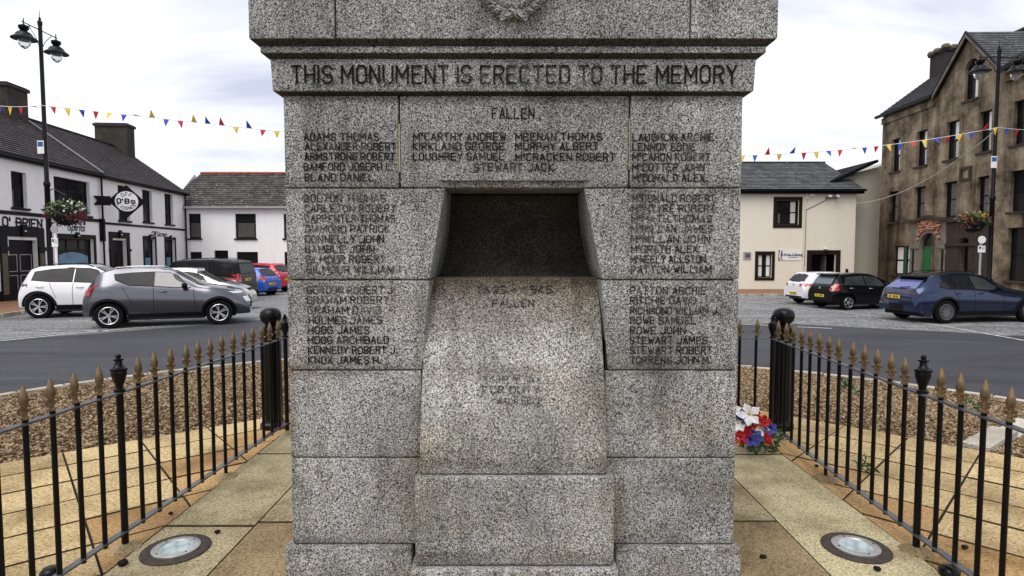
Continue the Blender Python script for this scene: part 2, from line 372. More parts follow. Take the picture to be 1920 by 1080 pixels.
# ------------------------------------------------------------------ lettering
GL = {'A': ('002640', '1232'), 'B': ('00063645443303', '3342413000'), 'C': ('4536160501103041',), 'D': ('00063645413000',), 'E': ('46060040', '0333'),
 'F': ('460600', '0333'), 'G': ('45361605011030414323',), 'H': ('0006', '4046', '0343'), 'I': ('0006',), 'J': ('4641301001',), 'K': ('0006', '460340'), 'L': ('060040',),
 'M': ('0006224640',), 'N': ('00064046',), 'O': ('100105163645413010',), 'P': ('00063645443303',), 'Q': ('100105163645413010', '2240'), 'R': ('00063645443303', '2340'),
 'S': ('453616050413334241301001',), 'T': ('0646', '2620'), 'U': ('060110304146',), 'V': ('062046',), 'W': ('0610243046',), 'X': ('0046', '0640'), 'Y': ('062346', '2320'),
 'Z': ('06460040',), '1': ('152620',), '3': ('05163645443323', '3342413010'), '4': ('30360141',), '5': ('460603334241300001',), '9': ('43130405163645413010',), '-': ('1333',), '.': ('2021',), "'": ('1614',)}
GL['0'] = GL['O']
WD = {'I': .0, 'M': 5., 'W': 5., '.': 1.5, "'": 1.2, '1': 2.5}
def strokes(txt, h, gap=1.9, space=2.6, width=1.0):
    out = []; x = 0; u = h/6
    for ch in txt:
        if ch == ' ': x += space*u*width; continue
        if ch == 'c':
            k = [(1.4, 5.6), (.9, 6), (.3, 6), (0, 5.6), (0, 4.2), (.3, 3.9), (.9, 3.9), (1.4, 4.2)]
            out.append([(x+a*u, b*u) for a, b in k]); x += (1.4+gap*.8)*u*width; continue
        w = WD.get(ch, 4.); off = {"'": 1, '.': 2, '1': 1}.get(ch, 0)
        for s in GL[ch]:
            p = [(int(s[i]), int(s[i+1])) for i in range(0, len(s), 2)]
            out.append([(x+(a-off)*(w/4 if w > 1.6 and ch not in '1' else 1)*u*width, b*u) for a, b in p])
        x += (w+gap)*u*width
    return out, x-gap*u*width
def letters(mb, txt, x, z, h, sw, y=0., width=None, align='l', serif=0, jit=.0, slant=0):
    st, w = strokes(txt, h)
    k = 1.
    if width: k = width/w; w = width
    x0 = x-(w/2 if align == 'c' else w if align == 'r' else 0)
    i = 0
    def seg(a, b, ws):
        nonlocal i
        d = b-a
        if d.length < 1e-6: return
        d.normalize(); n = Vector((-d.y, d.x))*ws/2; e_ = d*ws*.38
        a2, b2 = a-e_, b+e_; yy = y-(i % 7)*.00012; i += 1
        q = [a2+n, b2+n, b2-n, a2-n]
        mb.add([(p.x, yy, p.y) for p in q], [(0, 1, 2, 3)])
    for s in st:
        j = Vector((rnd.uniform(-jit, jit), rnd.uniform(-jit, jit)))
        p = [Vector((x0+a*k+slant*b, z+b))+j for a, b in s]
        for a, b in zip(p, p[1:]): seg(a, b, sw)
        if serif and not (len(p) == 2 and abs((p[0]-p[1]).y) < h*.5):
            for q in (p[0], p[-1]): seg(q-Vector((serif, 0)), q+Vector((serif, 0)), sw*.6)
    return w
def text(body, size, mt, parent, loc, name='lettering', rz=0, shear=0, off=0, align='CENTER', ext=.004, rx=math.pi/2):
    cu = bpy.data.curves.new('t', 'FONT'); cu.body = body; cu.size = size; cu.shear = shear; cu.offset = off; cu.extrude = ext; cu.align_x = align
    to = bpy.data.objects.new('t', cu); COL.objects.link(to)
    me = bpy.data.meshes.new_from_object(to.evaluated_get(bpy.context.evaluated_depsgraph_get())); bpy.data.objects.remove(to)
    me.name = name; me.materials.clear(); me.materials.append(mt)
    return link(name, me, parent, loc, (rx, 0, rz))

# ------------------------------------------------------------------ ground, road, paving
def axis(lo, hi, st, far):
    a = list(np.arange(lo, hi+1e-6, st)); k = [st*2, st*5, 10, 30, 80, 200, 500]
    return [lo-far*x/500 for x in k[::-1]]+a+[hi+far*x/500 for x in k]
gx = axis(-32, 32, .5, 500); gy = axis(-12, 52, .5, 500)
vs = [(x, y, g(x, y)) for y in gy for x in gx]; nx = len(gx)
fs = [(j*nx+i, j*nx+i+1, (j+1)*nx+i+1, (j+1)*nx+i) for j in range(len(gy)-1) for i in range(nx-1)]
tag(link('road', mesh('road', vs, fs, M['asphalt'], True)), kind='structure')

CXM = .1; CYM = 3.5                      # centre of the round island
def kr(th):                              # kerb radius, th from +Y toward +X
    return 8.25+.95*sm((math.sin(th))/.85)
def kp(th, d=0): r = kr(th)+d; return CXM+r*math.sin(th), CYM+r*math.cos(th)
N = 96
# kerb stones, one by one
isl = empty('traffic_island', (0, 0, 0)); isl['kind'] = 'structure'
for i in range(N):
    a0 = 2*math.pi*i/N+.002; a1 = 2*math.pi*(i+1)/N-.002
    pts = [kp(a0, 0), kp(a1, 0), kp(a1, -.14), kp(a0, -.14)]
    zt = [g(*p)+.13+rnd.uniform(-.004, .004) for p in pts]; mid = sum(zt)/4
    mb = MB(); mb.add([(p[0], p[1], g(*p)-.2) for p in pts]+[(p[0], p[1], mid) for p in pts], [(0, 1, 2, 3), (7, 6, 5, 4), (1, 0, 4, 5), (2, 1, 5, 6), (3, 2, 6, 7), (0, 3, 7, 4)])
    mb.ob('kerbstone', M['kerbstone'], isl)
# paving: rows laid on the diagonals, octagonal outline
NL = Vector((-.65, .76)); TL = Vector((.76, .65)); NR = Vector((.70, .714)); TR = Vector((-.714, .70))
EL, ER, EB = 6.70, 6.86, 7.25            # outer edges: left diagonal, right diagonal, back
def inside_oct(x, y):
    return NL.dot((x, y)) < EL if x < 0 else NR.dot((x, y)) < ER
def oct_h(x, y):                         # distance outside the paved octagon
    d = max(NL.dot((x, y))-EL, NR.dot((x, y))-ER, y-EB, -(y)-3.5, -x-5.6, x-5.8)
    return d
def bed_z(x, y):
    d = oct_h(x, y); r = math.hypot(x-CXM, y-CYM); th = math.atan2(x-CXM, y-CYM)
    k = kr(th)-.14-r
    t = d/(d+max(k, .001)) if d > 0 else 0
    return lerp(-.035, g(x, y)+.10, sm(max(0, t)))+.006*noise.noise(Vector((x*1.3, y*1.3, 0)))
vs = []; fs = []
RR = 34
for i in range(RR+1):
    for k in range(N):
        th = 2*math.pi*k/N; r = (kr(th)-.13)*i/RR; x = CXM+r*math.sin(th); y = CYM+r*math.cos(th)
        vs.append((x, y, bed_z(x, y)))
for i in range(RR):
    for k in range(N):
        k2 = (k+1) % N; fs.append((i*N+k2, i*N+k, (i+1)*N+k, (i+1)*N+k2))
tag(link('gravel_ground', mesh('gravel_ground', vs, fs, M['gravel_bed'], True)), kind='structure')
# loose stones lying in the bed
rng = np.random.default_rng(3)
pts = []
while len(pts) < 42000:
    a = rng.uniform(-11, 10.5, 60000); b = rng.uniform(3.2, 12.5, 60000)
    for x, y in zip(a, b):
        if abs(x) < .18*y or abs(x) > .90*y: continue
        th = math.atan2(x-CXM, y-CYM); r = math.hypot(x-CXM, y-CYM)
        if r > kr(th)-.16 or oct_h(x, y) < .03: continue
        if rng.random() > min(1, (6.5/y)**2*1.6): continue
        pts.append((x, y, bed_z(x, y)))
        if len(pts) >= 42000: break
P = np.array(pts); n = len(P)
base = np.array([(1, 0, 0), (0, 1, 0), (-1, 0, 0), (0, -1, 0), (.1, .1, .8), (0, 0, -.6)])
tri = np.array([(0, 1, 4), (1, 2, 4), (2, 3, 4), (3, 0, 4), (1, 0, 5), (2, 1, 5), (3, 2, 5), (0, 3, 5)])
s = rng.uniform(.009, .030, (n, 1, 1))*(1+.35*np.maximum(0, P[:, 1]-7)[:, None, None]/4)
V = base[None]*s*rng.uniform(.6, 1.25, (n, 6, 3)); an = rng.uniform(0, 6.28, n)
tl = rng.uniform(-.7, .7, n)
ca, sa = np.cos(tl), np.sin(tl); y0 = V[:, :, 1]*ca[:, None]-V[:, :, 2]*sa[:, None]; z0 = V[:, :, 1]*sa[:, None]+V[:, :, 2]*ca[:, None]; V[:, :, 1] = y0; V[:, :, 2] = z0
ca, sa = np.cos(an), np.sin(an); x0 = V[:, :, 0]*ca[:, None]-V[:, :, 1]*sa[:, None]; y0 = V[:, :, 0]*sa[:, None]+V[:, :, 1]*ca[:, None]; V[:, :, 0] = x0; V[:, :, 1] = y0
V += P[:, None, :]+np.array([0, 0, .008])
F = (tri[None]+(np.arange(n)*6)[:, None, None]).reshape(-1, 3)
me = bpy.data.meshes.new('gravel'); me.vertices.add(n*6); me.vertices.foreach_set('co', V.reshape(-1))
me.loops.add(F.size); me.loops.foreach_set('vertex_index', F.reshape(-1).astype(np.int32)); me.polygons.add(len(F))
me.polygons.foreach_set('loop_start', np.arange(0, F.size, 3, dtype=np.int32)); me.materials.append(M['gravel_stone']); me.update(calc_edges=True)
tag(link('gravel', me), 'loose brown and buff gravel filling the bed between paving and kerb', kind='stuff')

def clip(poly, nrm, d):                  # keep points with nrm.p <= d
    out = []
    for i in range(len(poly)):
        a, b = poly[i], poly[(i+1) % len(poly)]; da, db = nrm.dot(a)-d, nrm.dot(b)-d
        if da <= 0: out.append(a)
        if da*db < 0: out.append(a+(b-a)*(da/(da-db)))
    return out
def slab(poly, mt, parent, z=0., th=.05, name='paving_slab', inset=.0095, T=None, thin=.0032):
    if len(poly) < 3: return
    ar = sum(a.x*b.y-b.x*a.y for a, b in zip(poly, poly[1:]+poly[:1]))/2
    if abs(ar) < .004: return
    if ar < 0: poly = poly[::-1]
    c = sum(poly, Vector((0, 0)))/len(poly)
    inset *= rnd.uniform(.75, 1.3); q = list(poly)
    for a_, b_ in zip(poly, poly[1:]+poly[:1]):
        d = b_-a_
        if d.length < 1e-5: continue
        nn_ = Vector((d.y, -d.x)).normalized(); q = clip(q, nn_, nn_.dot(a_)-(inset if T is None or abs(d.normalized().dot(T)) > .7 else thin))
        if len(q) < 3: return
    zz = z+rnd.uniform(-.0025, .0025); n = len(q); bv = .006
    top = [(p-(p-c).normalized()*bv) for p in q]
    vs = [(p.x, p.y, z-th) for p in q]+[(p.x, p.y, zz-.007) for p in q]+[(p.x, p.y, zz) for p in top]
    fs = [tuple(range(2*n, 3*n))]+[(i, (i+1) % n, n+(i+1) % n, n+i) for i in range(n)]+[(n+i, n+(i+1) % n, 2*n+(i+1) % n, 2*n+i) for i in range(n)]
    me = mesh(name, vs, fs, mt); me.materials.append(M['joint_dirt'])
    for i_ in range(1+2*n): me.polygons[i_].material_index = 1 if i_ else 0
    return link(name, me, parent)
pav = empty('paving', (0, 0, 0)); pav['kind'] = 'structure'
XL, XR, YB = -2.29, 2.42, 6.02           # the square of large granite slabs round the monument
def joints_bed(pts, z, name='paving_bed'):
    return tag(link(name, mesh(name, [(x, y, z) for x, y in pts], [tuple(range(len(pts)))], M['mortar'])), kind='structure')
oc = [(-5.6, -3.5), (5.8, -3.5), (5.8, (ER-.7*5.8)/.714), ((ER-.714*EB)/.70, EB), (-(EL-.76*EB)/.65, EB), (-5.6, (EL-.65*5.6)/.76)]
joints_bed(oc, -.012)
def in_rows(N_, T_, E_, sgn, toff, tw, rw, x_keep):
    r = 0; edge = E_
    widths = [rw[0]]+[rw[1]]*24
    for w in widths:
        lo = edge-w
        for k in range(-16, 17):
            t0 = toff+k*tw; t1 = t0+tw
            poly = [N_*lo+T_*t0, N_*edge+T_*t0, N_*edge+T_*t1, N_*lo+T_*t1]
            poly = clip(poly, Vector((0, 1)), EB)
            if poly: poly = clip(poly, Vector((0, -1)), 3.5)
            if poly: poly = clip(poly, Vector((sgn, 0)), 5.6 if sgn < 0 else 5.8)
            if not poly: continue
            # cut away the granite square: keep the part outside its side edge, or behind it
            side = clip(poly, Vector((-sgn, 0)), -(XR if sgn > 0 else -XL)) if True else poly
            if side and len(side) > 2:
                sc2 = sum(side, Vector((0, 0)))/len(side); slab(side, M['slab_orange' if (sc2.x > XR and sc2.x < XR+.32) or (XL-.30 < sc2.x < XL) else 'slab_yellow'], pav, T=T_)
            back = clip(poly, Vector((sgn, 0)), (XR if sgn > 0 else -XL)); back = clip(back, Vector((0, -1)), -YB) if back else back
            if back and len(back) > 2:
                back = clip(back, Vector((-sgn, 0)), 0.0)
                if back and len(back) > 2: slab(back, M['slab_yellow'], pav, T=T_)
        edge = lo
in_rows(NL, TL, EL, -1, .38, .60, (.42, .46), 0)
in_rows(NR, TR, ER, 1, .14, .57, (.46, .45), 0)
# border strip and big slabs inside the railing
def quad(x0, x1, y0, y1): return [Vector((x0, y0)), Vector((x1, y0)), Vector((x1, y1)), Vector((x0, y1))]
IL, IR = -1.70, 1.78
for ys, xs, mt in (((5.30, YB), (XL, IL), 'slab_grey'), ((3.87, 5.30), (XL, IL), 'slab_grey'), ((2.4, 3.87), (XL, IL), 'slab_grey'), ((.9, 2.4), (XL, IL), 'slab_grey'), ((-.6, .9), (XL, IL), 'slab_brown'),
                   ((5.28, YB), (IR, XR), 'slab_grey'), ((2.95, 5.28), (IR, XR), 'slab_grey'), ((1.5, 2.95), (IR, XR), 'slab_brown'), ((-.6, 1.5), (IR, XR), 'slab_grey'),
                   ((3.92, 5.5), (IL, -.9), 'slab_grey'), ((2.3, 3.92), (IL, -.9), 'slab_brown'), ((.7, 2.3), (IL, -.9), 'slab_brown'), ((-.6, .7), (IL, -.9), 'slab_grey'),
                   ((3.93, 5.5), (.9, IR), 'slab_grey'), ((2.3, 3.93), (.9, IR), 'slab_brown'), ((.7, 2.3), (.9, IR), 'slab_brown'), ((-.6, .7), (.9, IR), 'slab_grey'),
                   ((5.5, YB), (IL, 0), 'slab_grey'), ((5.5, YB), (0, IR), 'slab_grey'), ((2.2, 3.4), (-.9, .9), 'slab_brown'), ((.8, 2.2), (-.9, 0), 'slab_grey'), ((.8, 2.2), (0, .9), 'slab_grey'), ((-.6, .8), (-.9, 0), 'slab_brown'), ((-.6, .8), (0, .9), 'slab_brown')):
    slab(quad(xs[0], xs[1], ys[0], ys[1]), M[mt], pav, .004, .06, inset=.0085, T=Vector((1, 0)), thin=.004)
# concrete edging crossing the gravel on the right
mb = MB(); a = Vector((4.38, 5.42, -.02)); d = Vector((.80, .60, 0)); q = Vector((-.6, .8, 0))
for k in range(4):
    p = a+d*(k*.92+.01); z = bed_z(p.x+d.x*.45, p.y+d.y*.45)
    m1 = MB(); m1.prism([(p.x, p.y, z-.1), (p.x+d.x*.9, p.y+d.y*.9, z-.1), (p.x+d.x*.9+q.x*.22, p.y+d.y*.9+q.y*.22, z-.1), (p.x+q.x*.22, p.y+q.y*.22, z-.1)], (0, 0, .16)); m1.ob('edging_block', M['kerbstone'], isl)

# road markings
def mark(pts, w=.1, name='road_marking', lift=.012):
    mb = MB(); 
    for (a, b) in zip(pts, pts[1:]):
        a, b = Vector(a), Vector(b); d = (b-a); L = d.length; d.normalize(); nn = Vector((-d.y, d.x))*w/2; k = max(1, int(L/.5))
        for i in range(k):
            p, q = a+d*L*i/k, a+d*L*(i+1)/k
            mb.add([(v.x, v.y, g(v.x, v.y)+lift) for v in (p-nn, q-nn, q+nn, p+nn)], [(0, 1, 2, 3)])
    return tag(mb.ob(name, M['road_paint']), kind='structure')
def gl(px, py, z): v = on(px, py, z); return (v.x, v.y)
mark([gl(-60, 646, -.2), gl(0, 640, -.2), gl(110, 629, -.2), gl(225, 618, -.2), gl(330, 610, -.2), gl(540, 597, -.22)], .09)
mark([gl(0, 636, -.2), gl(110, 626, -.2), gl(220, 615, -.2)], .05)
for a, b, y in ((-60, 24, 620), (62, 112, 620), (152, 205, 621.5), (56, 95, 601), (130, 166, 602), (270, 300, 600), (330, 362, 603), (470, 520, 590), (490, 536, 579)): mark([gl(a, y, -.2), gl(b, y, -.2)], .09)
mark([gl(1388, 604.5, -.44), gl(1440, 607, -.44)], .12); mark([gl(1495, 611, -.46), gl(1560, 614, -.46)], .12)
mark([gl(1385, 565, -.5), gl(1430, 569, -.5), gl(1560, 583, -.5), gl(1661, 596, -.5), gl(1780, 614, -.5), gl(1920, 639, -.5), gl(1990, 651, -.5)], .1)
for a, b, y in ((1398, 1420, 559.5), (1436, 1458, 559), (1475, 1500, 559), (1395, 1425, 566), (1442, 1470, 568), (1480, 1510, 571), (1540, 1572, 576.5), (1600, 1660, 579), (1788, 1825, 610.5), (1855, 1890, 611), (1868, 1895, 629), (1625, 1648, 595)): mark([gl(a, y, -.5), gl(b, y, -.5)], .09)

# pavements with kerbs
def strip(name, line, wall, mt):         # polyline of kerb and of wall
    mb = MB()
    for i in range(len(line)-1):
        a, b, c, d = [Vector(v) for v in (line[i], line[i+1], wall[i+1], wall[i])]
        z = lambda v: g(v.x, v.y)+.12
        mb.add([(a.x, a.y, z(a)), (b.x, b.y, z(b)), (c.x, c.y, z(b)), (d.x, d.y, z(a)), (a.x, a.y, z(a)-.4), (b.x, b.y, z(b)-.4)], [(0, 1, 2, 3), (0, 4, 5, 1)])
    o = tag(mb.ob(name, mt), kind='structure'); return o
KY = [6, 12, 16, 20, 24, 28, 32, 36, 40]
kl = lambda y: -16.1-.0864*(y-19)
wl = lambda y: -21.4-.0864*(y-24.8)
strip('pavement', [(kl(y), y) for y in KY], [(wl(y), y) for y in KY], M['pavers'])
strip('pavement', [(-22, 37.5), (-10, 37.5), (4, 37.5)], [(-22, 42), (-10, 42), (4, 42)], M['pavers'])
strip('pavement', [(4, 32.4), (12, 32.4), (19.6, 32.4)], [(4, 37), (12, 37), (19.6, 37)], M['pavers'])
strip('pavement', [(19.6, 37), (19.6, 32.4), (19.4, 26), (19.2, 18), (19, 8)], [(22.3, 37), (22.3, 32.4), (22, 26), (22, 18), (22, 8)], M['pavers'])
def kerbrow(pts, n):
    for i in range(n):
        a = Vector(pts[0]).lerp(Vector(pts[1]), i/n); b = Vector(pts[0]).lerp(Vector(pts[1]), (i+1)/n-.003)
        d = (b-a).normalized(); q = Vector((-d.y, d.x))*.14; z = g(a.x, a.y)+.125
        m1 = MB(); m1.prism([(a.x, a.y, z-.4), (b.x, b.y, z-.4), (b.x+q.x, b.y+q.y, z-.4), (a.x+q.x, a.y+q.y, z-.4)], (0, 0, .4)); m1.ob('kerbstone', M['kerbstone'], kb)
kb = empty('street_kerb'); kb['kind'] = 'structure'
kerbrow([(kl(38)+.02, 38), (kl(8)+.02, 8)], 34)
kerbrow([(19.5, 32.38), (4, 32.38)], 18)

# ------------------------------------------------------------------ the monument
D = 3.27; MX = .006
mon = empty('war_memorial', (MX, D+.75, 0), 0, 'tall grey granite war memorial with engraved names, niche and sloping slab', 'war memorial')
mo = Vector(mon.location)
def rbox(name, x0, x1, y0, y1, z0, z1, mt, r=.009, grid=.09, warp=None, xs=(), zs=(), rough=.0035, seed=None, parent=None, ys=None):
    sd_ = rnd.random()*50
    def ax(a, b, extra=()):
        n = max(2, int((b-a)/grid)); L = set([a, a+r*.4, a+r, b-r, b-r*.4, b]+[lerp(a+r, b-r, i/n) for i in range(1, n)]+list(extra)); L = sorted(L)
        out = [L[0]]
        for v in L[1:]:
            if v-out[-1] > 1e-4: out.append(v)
        return out
    X, Y, Z = ax(x0, x1, xs), ax(y0, y1) if ys is None else ys, ax(z0, z1, zs)
    if ys is None: Y = sorted(set([y0, y0+r*.4, y0+r, (y0+y1)/2, y1-r, y1]))
    idx = {}; vs = []; fs = []
    def v(i, j, k):
        key = (i, j, k)
        if key not in idx:
            p = Vector((X[i], Y[j], Z[k]))
            rr = r*(.75+.9*abs(noise.noise(p*9+Vector((sd_, 0, 0)))))
            c = Vector((min(max(p.x, x0+rr), x1-rr), min(max(p.y, y0+rr), y1-rr), min(max(p.z, z0+rr), z1-rr)))
            d = p-c
            if d.length > rr and d.length > 0: p = c+d.normalized()*rr
            p = Vector((p.x, p.y+rough*noise.noise(p*7+Vector((0, sd_, 0))), p.z))
            if warp: p = warp(p)
            idx[key] = len(vs); vs.append(p)
        return idx[key]
    a, b, c = len(X)-1, len(Y)-1, len(Z)-1
    for i in range(a):
        for k in range(c):
            fs.append((v(i, 0, k), v(i+1, 0, k), v(i+1, 0, k+1), v(i, 0, k+1))); fs.append((v(i, b, k), v(i, b, k+1), v(i+1, b, k+1), v(i+1, b, k)))
        for j in range(b):
            fs.append((v(i, j, 0), v(i, j+1, 0), v(i+1, j+1, 0), v(i+1, j, 0))); fs.append((v(i, j, c), v(i+1, j, c), v(i+1, j+1, c), v(i, j+1, c)))
    for j in range(b):
        for k in range(c):
            fs.append((v(0, j, k), v(0, j, k+1), v(0, j+1, k+1), v(0, j+1, k))); fs.append((v(a, j, k), v(a, j+1, k), v(a, j+1, k+1), v(a, j, k+1)))
    return link(name, mesh(name, [q-mo for q in vs], fs, mt, True, ang=44), parent or mon)
def fx(px, py, Y=D): return at(px, py, Y)[0]
def fz(py, Y=D): return at(960, py, Y)[1]
G_ = .0025
zA, zB, zC, zD_, zE, zF = fz(178), fz(352.5), fz(525), fz(694.5), fz(858.5), fz(1020.5)
xl, xr = MX-1.232, MX+1.232; dp = 1.5
# left / right piers, course by course; inner edge follows the niche and slab
def pier(side, z1, z0, i_top, i_bot, mt):
    if side < 0:
        b = (i_top+i_bot)/2
        def wp(p): t = (p.z-z0)/(z1-z0); e_ = lerp(i_bot, i_top, t); s = (p.x-xl)/(b-xl); return Vector((p.x+(e_-b)*sm(s*1.0) if s > 0 else p.x, p.y, p.z))
        return rbox('stone_block', xl, b, D, D+dp, z0+G_, z1-G_, mt, warp=wp)
    b = (i_top+i_bot)/2
    def wp(p): t = (p.z-z0)/(z1-z0); e_ = lerp(i_bot, i_top, t); s = (xr-p.x)/(xr-b); return Vector((p.x+(e_-b)*sm(s), p.y, p.z))
    return rbox('stone_block', b, xr, D, D+dp, z0+G_, z1-G_, mt, warp=wp)
jA1, jA2 = fx(748.5, 260), fx(1180.5, 260)
bl = []
bA1 = rbox('stone_block', xl, jA1-.004, D, D+dp, zB+G_, zA-G_, M['granite_mid'])
bA3 = rbox('stone_block', jA2+.004, xr, D, D+dp, zB+G_, zA-G_, M['granite_mid'])
nl, nr, nz0 = fx(835, 345), fx(1094, 345), fz(338.5)
def notch(p):
    if nl < p.x < nr and p.z < nz0-.0005: return Vector((p.x, p.y+(.022 if p.y < D+.05 else 0), p.z))
    return p
bA2 = rbox('stone_block', jA1+.004, jA2-.004, D, D+.62, zB+G_, zA-G_, M['granite_mid'], warp=notch, xs=(nl, nl+.002, nr-.002, nr), zs=(nz0-.001, nz0+.001))
bB1 = pier(-1, zB, zC, fx(835, 352), fx(805, 525), M['granite']); bB3 = pier(1, zB, zC, fx(1095, 352), fx(1129, 525), M['granite'])
bC1 = pier(-1, zC, zD_, fx(805, 525), fx(792.5, 695), M['granite']); bC3 = pier(1, zC, zD_, fx(1128, 525), fx(1140, 695), M['granite'])
bD1 = pier(-1, zD_, zE, -.50, -.50, M['granite']); bD3 = pier(1, zD_, zE, .51, .51, M['granite'])
bE1 = pier(-1, zE, zF, -.50, -.50, M['granite']); bE3 = pier(1, zE, zF, .51, .51, M['granite'])
# niche back, core and rear stones
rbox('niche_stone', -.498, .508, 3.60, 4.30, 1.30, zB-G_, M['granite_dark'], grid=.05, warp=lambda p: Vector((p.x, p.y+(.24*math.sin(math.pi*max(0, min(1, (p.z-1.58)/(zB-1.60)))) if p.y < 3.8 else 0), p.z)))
rbox('stone_block', -.498, .508, 3.55, 4.30, .1, 1.295, M['granite'])
for z0, z1 in ((zB, zA), (zC, zB), (zD_, zC), (zE, zD_), (zF, zE)): rbox('stone_block', -.498, .508, 4.305, D+dp, z0+G_, z1-G_, M['granite_mid'])
rbox('stone_block', jA1+.004, jA2-.004, D+.625, 4.30, zB+.002, zA-.002, M['granite_mid'])
MB().box(xl+.02, -.505, D+.02, D+dp-.02, .05, zA-.01).ob('mortar', M['mortar'], mon, loc=-mo)
MB().box(.515, xr-.02, D+.02, D+dp-.02, .05, zA-.01).ob('mortar', M['mortar'], mon, loc=-mo)
MB().box(jA1-.02, jA2+.02, D+.05, 4.7, zB+.03, zA-.01).ob('mortar', M['mortar'], mon, loc=-mo)
MB().box(jA1-.0035, jA1+.0035, D-.001, D+.02, fz(322), fz(232)).ob('pointing', plain('lime_pointing', (.34, .29, .17), .9, var=.4, sc=30), mon, loc=-mo)
MB().box(jA2-.003, jA2+.003, D-.001, D+.02, fz(318), fz(222)).ob('pointing', plain('lime_pointing', (.26, .24, .15), .9, var=.5, sc=30), mon, loc=-mo)
# plinth
rbox('plinth_stone', MX-1.268, fx(772, 1040, D-.035), D-.035, D+dp+.035, -.02, zF-G_, M['granite'], r=.016)
rbox('plinth_stone', fx(1155, 1040, D-.035), MX+1.266, D-.035, D+dp+.035, -.02, zF-G_, M['granite'], r=.016)
# sloping slab
zs1 = fz(520, 3.46); zs0 = fz(890, 3.16)
def slw(p):
    t = (p.z-zs0)/(zs1-zs0); t = max(0, min(1.05, t))
    off = .29*t*t
    return Vector(((p.x-MX)*lerp(1., .965, t)+MX, p.y+off, p.z))
slabo = rbox('sloping_slab', MX-.503, MX+.505, 3.16, 3.42, zs0+G_, zs1, M['granite_slab'], warp=slw, r=.008)
slabo['label'] = 'pale sloping granite slab with faded inscription'
zs2 = fz(1062.5, 3.13)
rbox('stone_block', fx(777, 960, 3.13), fx(1153, 960, 3.13), 3.13, 3.60, zs2+G_, zs0-G_, M['granite'], r=.020)
rbox('plinth_stone', fx(768, 1070, 3.10), fx(1160, 1070, 3.10), 3.10, 3.60, -.02, zs2-G_, M['granite'], r=.016)
# frieze, fillet and the upper die, with splayed undersides
def band(z0, z1, e0, e1, mt, x0=None, x1=None, name='cornice_stone', r=.006):
    a, b = (x0 if x0 is not None else xl-e1), (x1 if x1 is not None else xr+e1)
    def wp(p):
        t = (p.z-z0)/(z1-z0); k = (e0-e1)*(1-t)
        y = p.y-k if p.y < D+dp/2 else p.y+k
        x = p.x
        if x0 is None or p.x < a+.2:
            if x0 is None: x = p.x-k*(1 if p.x < MX-.5 else 0) 
        if x1 is None and p.x > MX+.5: x = p.x+k
        if x0 is None and p.x < MX-.5: x = p.x-k
        return Vector((x, y, p.z))
    return rbox(name, a, b, D-e1, D+dp+e1, z0, z1, mt, warp=wp, r=r, grid=.12)
zf0, zf1 = fz(171, D-.04), fz(110, D-.047)
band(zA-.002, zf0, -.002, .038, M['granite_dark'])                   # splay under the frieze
band(zf0, zf1, .040, .047, M['granite_mid'])
fr_e = .047
zg0, zg1 = fz(99, D-.083), fz(86.5, D-.083)
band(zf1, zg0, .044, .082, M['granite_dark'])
band(zg0, zg1, .083, .084, M['granite_mid'])
zt0 = fz(72.5, D-.1235)
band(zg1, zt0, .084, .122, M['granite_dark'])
j1, j2 = fx(628.5, 40, D-.1235), fx(1295, 40, D-.1235)
band(zt0+.001, 3.62, .1235, .1235, M['granite_mid'], x1=j1-.004, name='upper_stone'); band(zt0+.001, 3.62, .1235, .1235, M['granite_mid'], x0=j1+.004, x1=j2-.004, name='upper_stone'); band(zt0+.001, 3.62, .1235, .1235, M['granite_mid'], x0=j2+.004, name='upper_stone')
MB().box(xl+.02, xr-.02, D-.08, D+dp+.08, zt0+.02, 3.6).ob('mortar', M['mortar'], mon, loc=-mo)
band(3.622, 3.80, .14, .16, M['granite_mid']); rbox('stone_block', MX-.85, MX+.85, D-.02, D+dp+.02, 3.80, 4.6, M['granite_mid']); rbox('stone_block', MX-.6, MX+.6, D+.15, D+dp-.15, 4.6, 6.4, M['granite_mid'])
# carved laurel wreath on the die
wb = []; wm = MB(); wc = Vector((fx(963, 20, D-.12)-mo.x, D-.1235-mo.y, zt0+.27))
for i in range(120):
    t = 2*math.pi*i/60; lay = i//60
    rr_ = .142+(.025 if i % 2 else -.022); 
    c = wc+Vector((rr_*math.sin(t), -.022-.008*lay-rnd.random()*.008, -rr_*math.cos(t)))
    tg = Vector((math.cos(t), 0, math.sin(t)))*(1 if math.sin(t) > 0 else -1); ou = Vector((math.sin(t), 0, -math.cos(t)))
    ax_ = (tg*1.+ou*(.75 if i % 2 else -.6)).normalized(); sd2 = ax_.cross(Vector((0, 1, 0))).normalized(); L = .036
    wm.add([c-ax_*L*.8, c+sd2*.014, c+ax_*L, c-sd2*.014, c+Vector((0, -.02, 0)), c+Vector((0, .02, 0))], [(0, 1, 4), (1, 2, 4), (2, 3, 4), (3, 0, 4), (1, 0, 5), (2, 1, 5), (3, 2, 5), (0, 3, 5)])
wr = wm.ob('carved_wreath', M['granite'], mon, True, 50)
wt = MB(); ring = [wc+Vector((.142*math.sin(2*math.pi*i/40), -.006, -.142*math.cos(2*math.pi*i/40))) for i in range(41)]
wt.tube(ring, .026, 8, False); wt.ob('wreath_band', M['granite_mid'], wr, True)
rb = MB(); zb_ = wc+Vector((0, -.04, -.16))
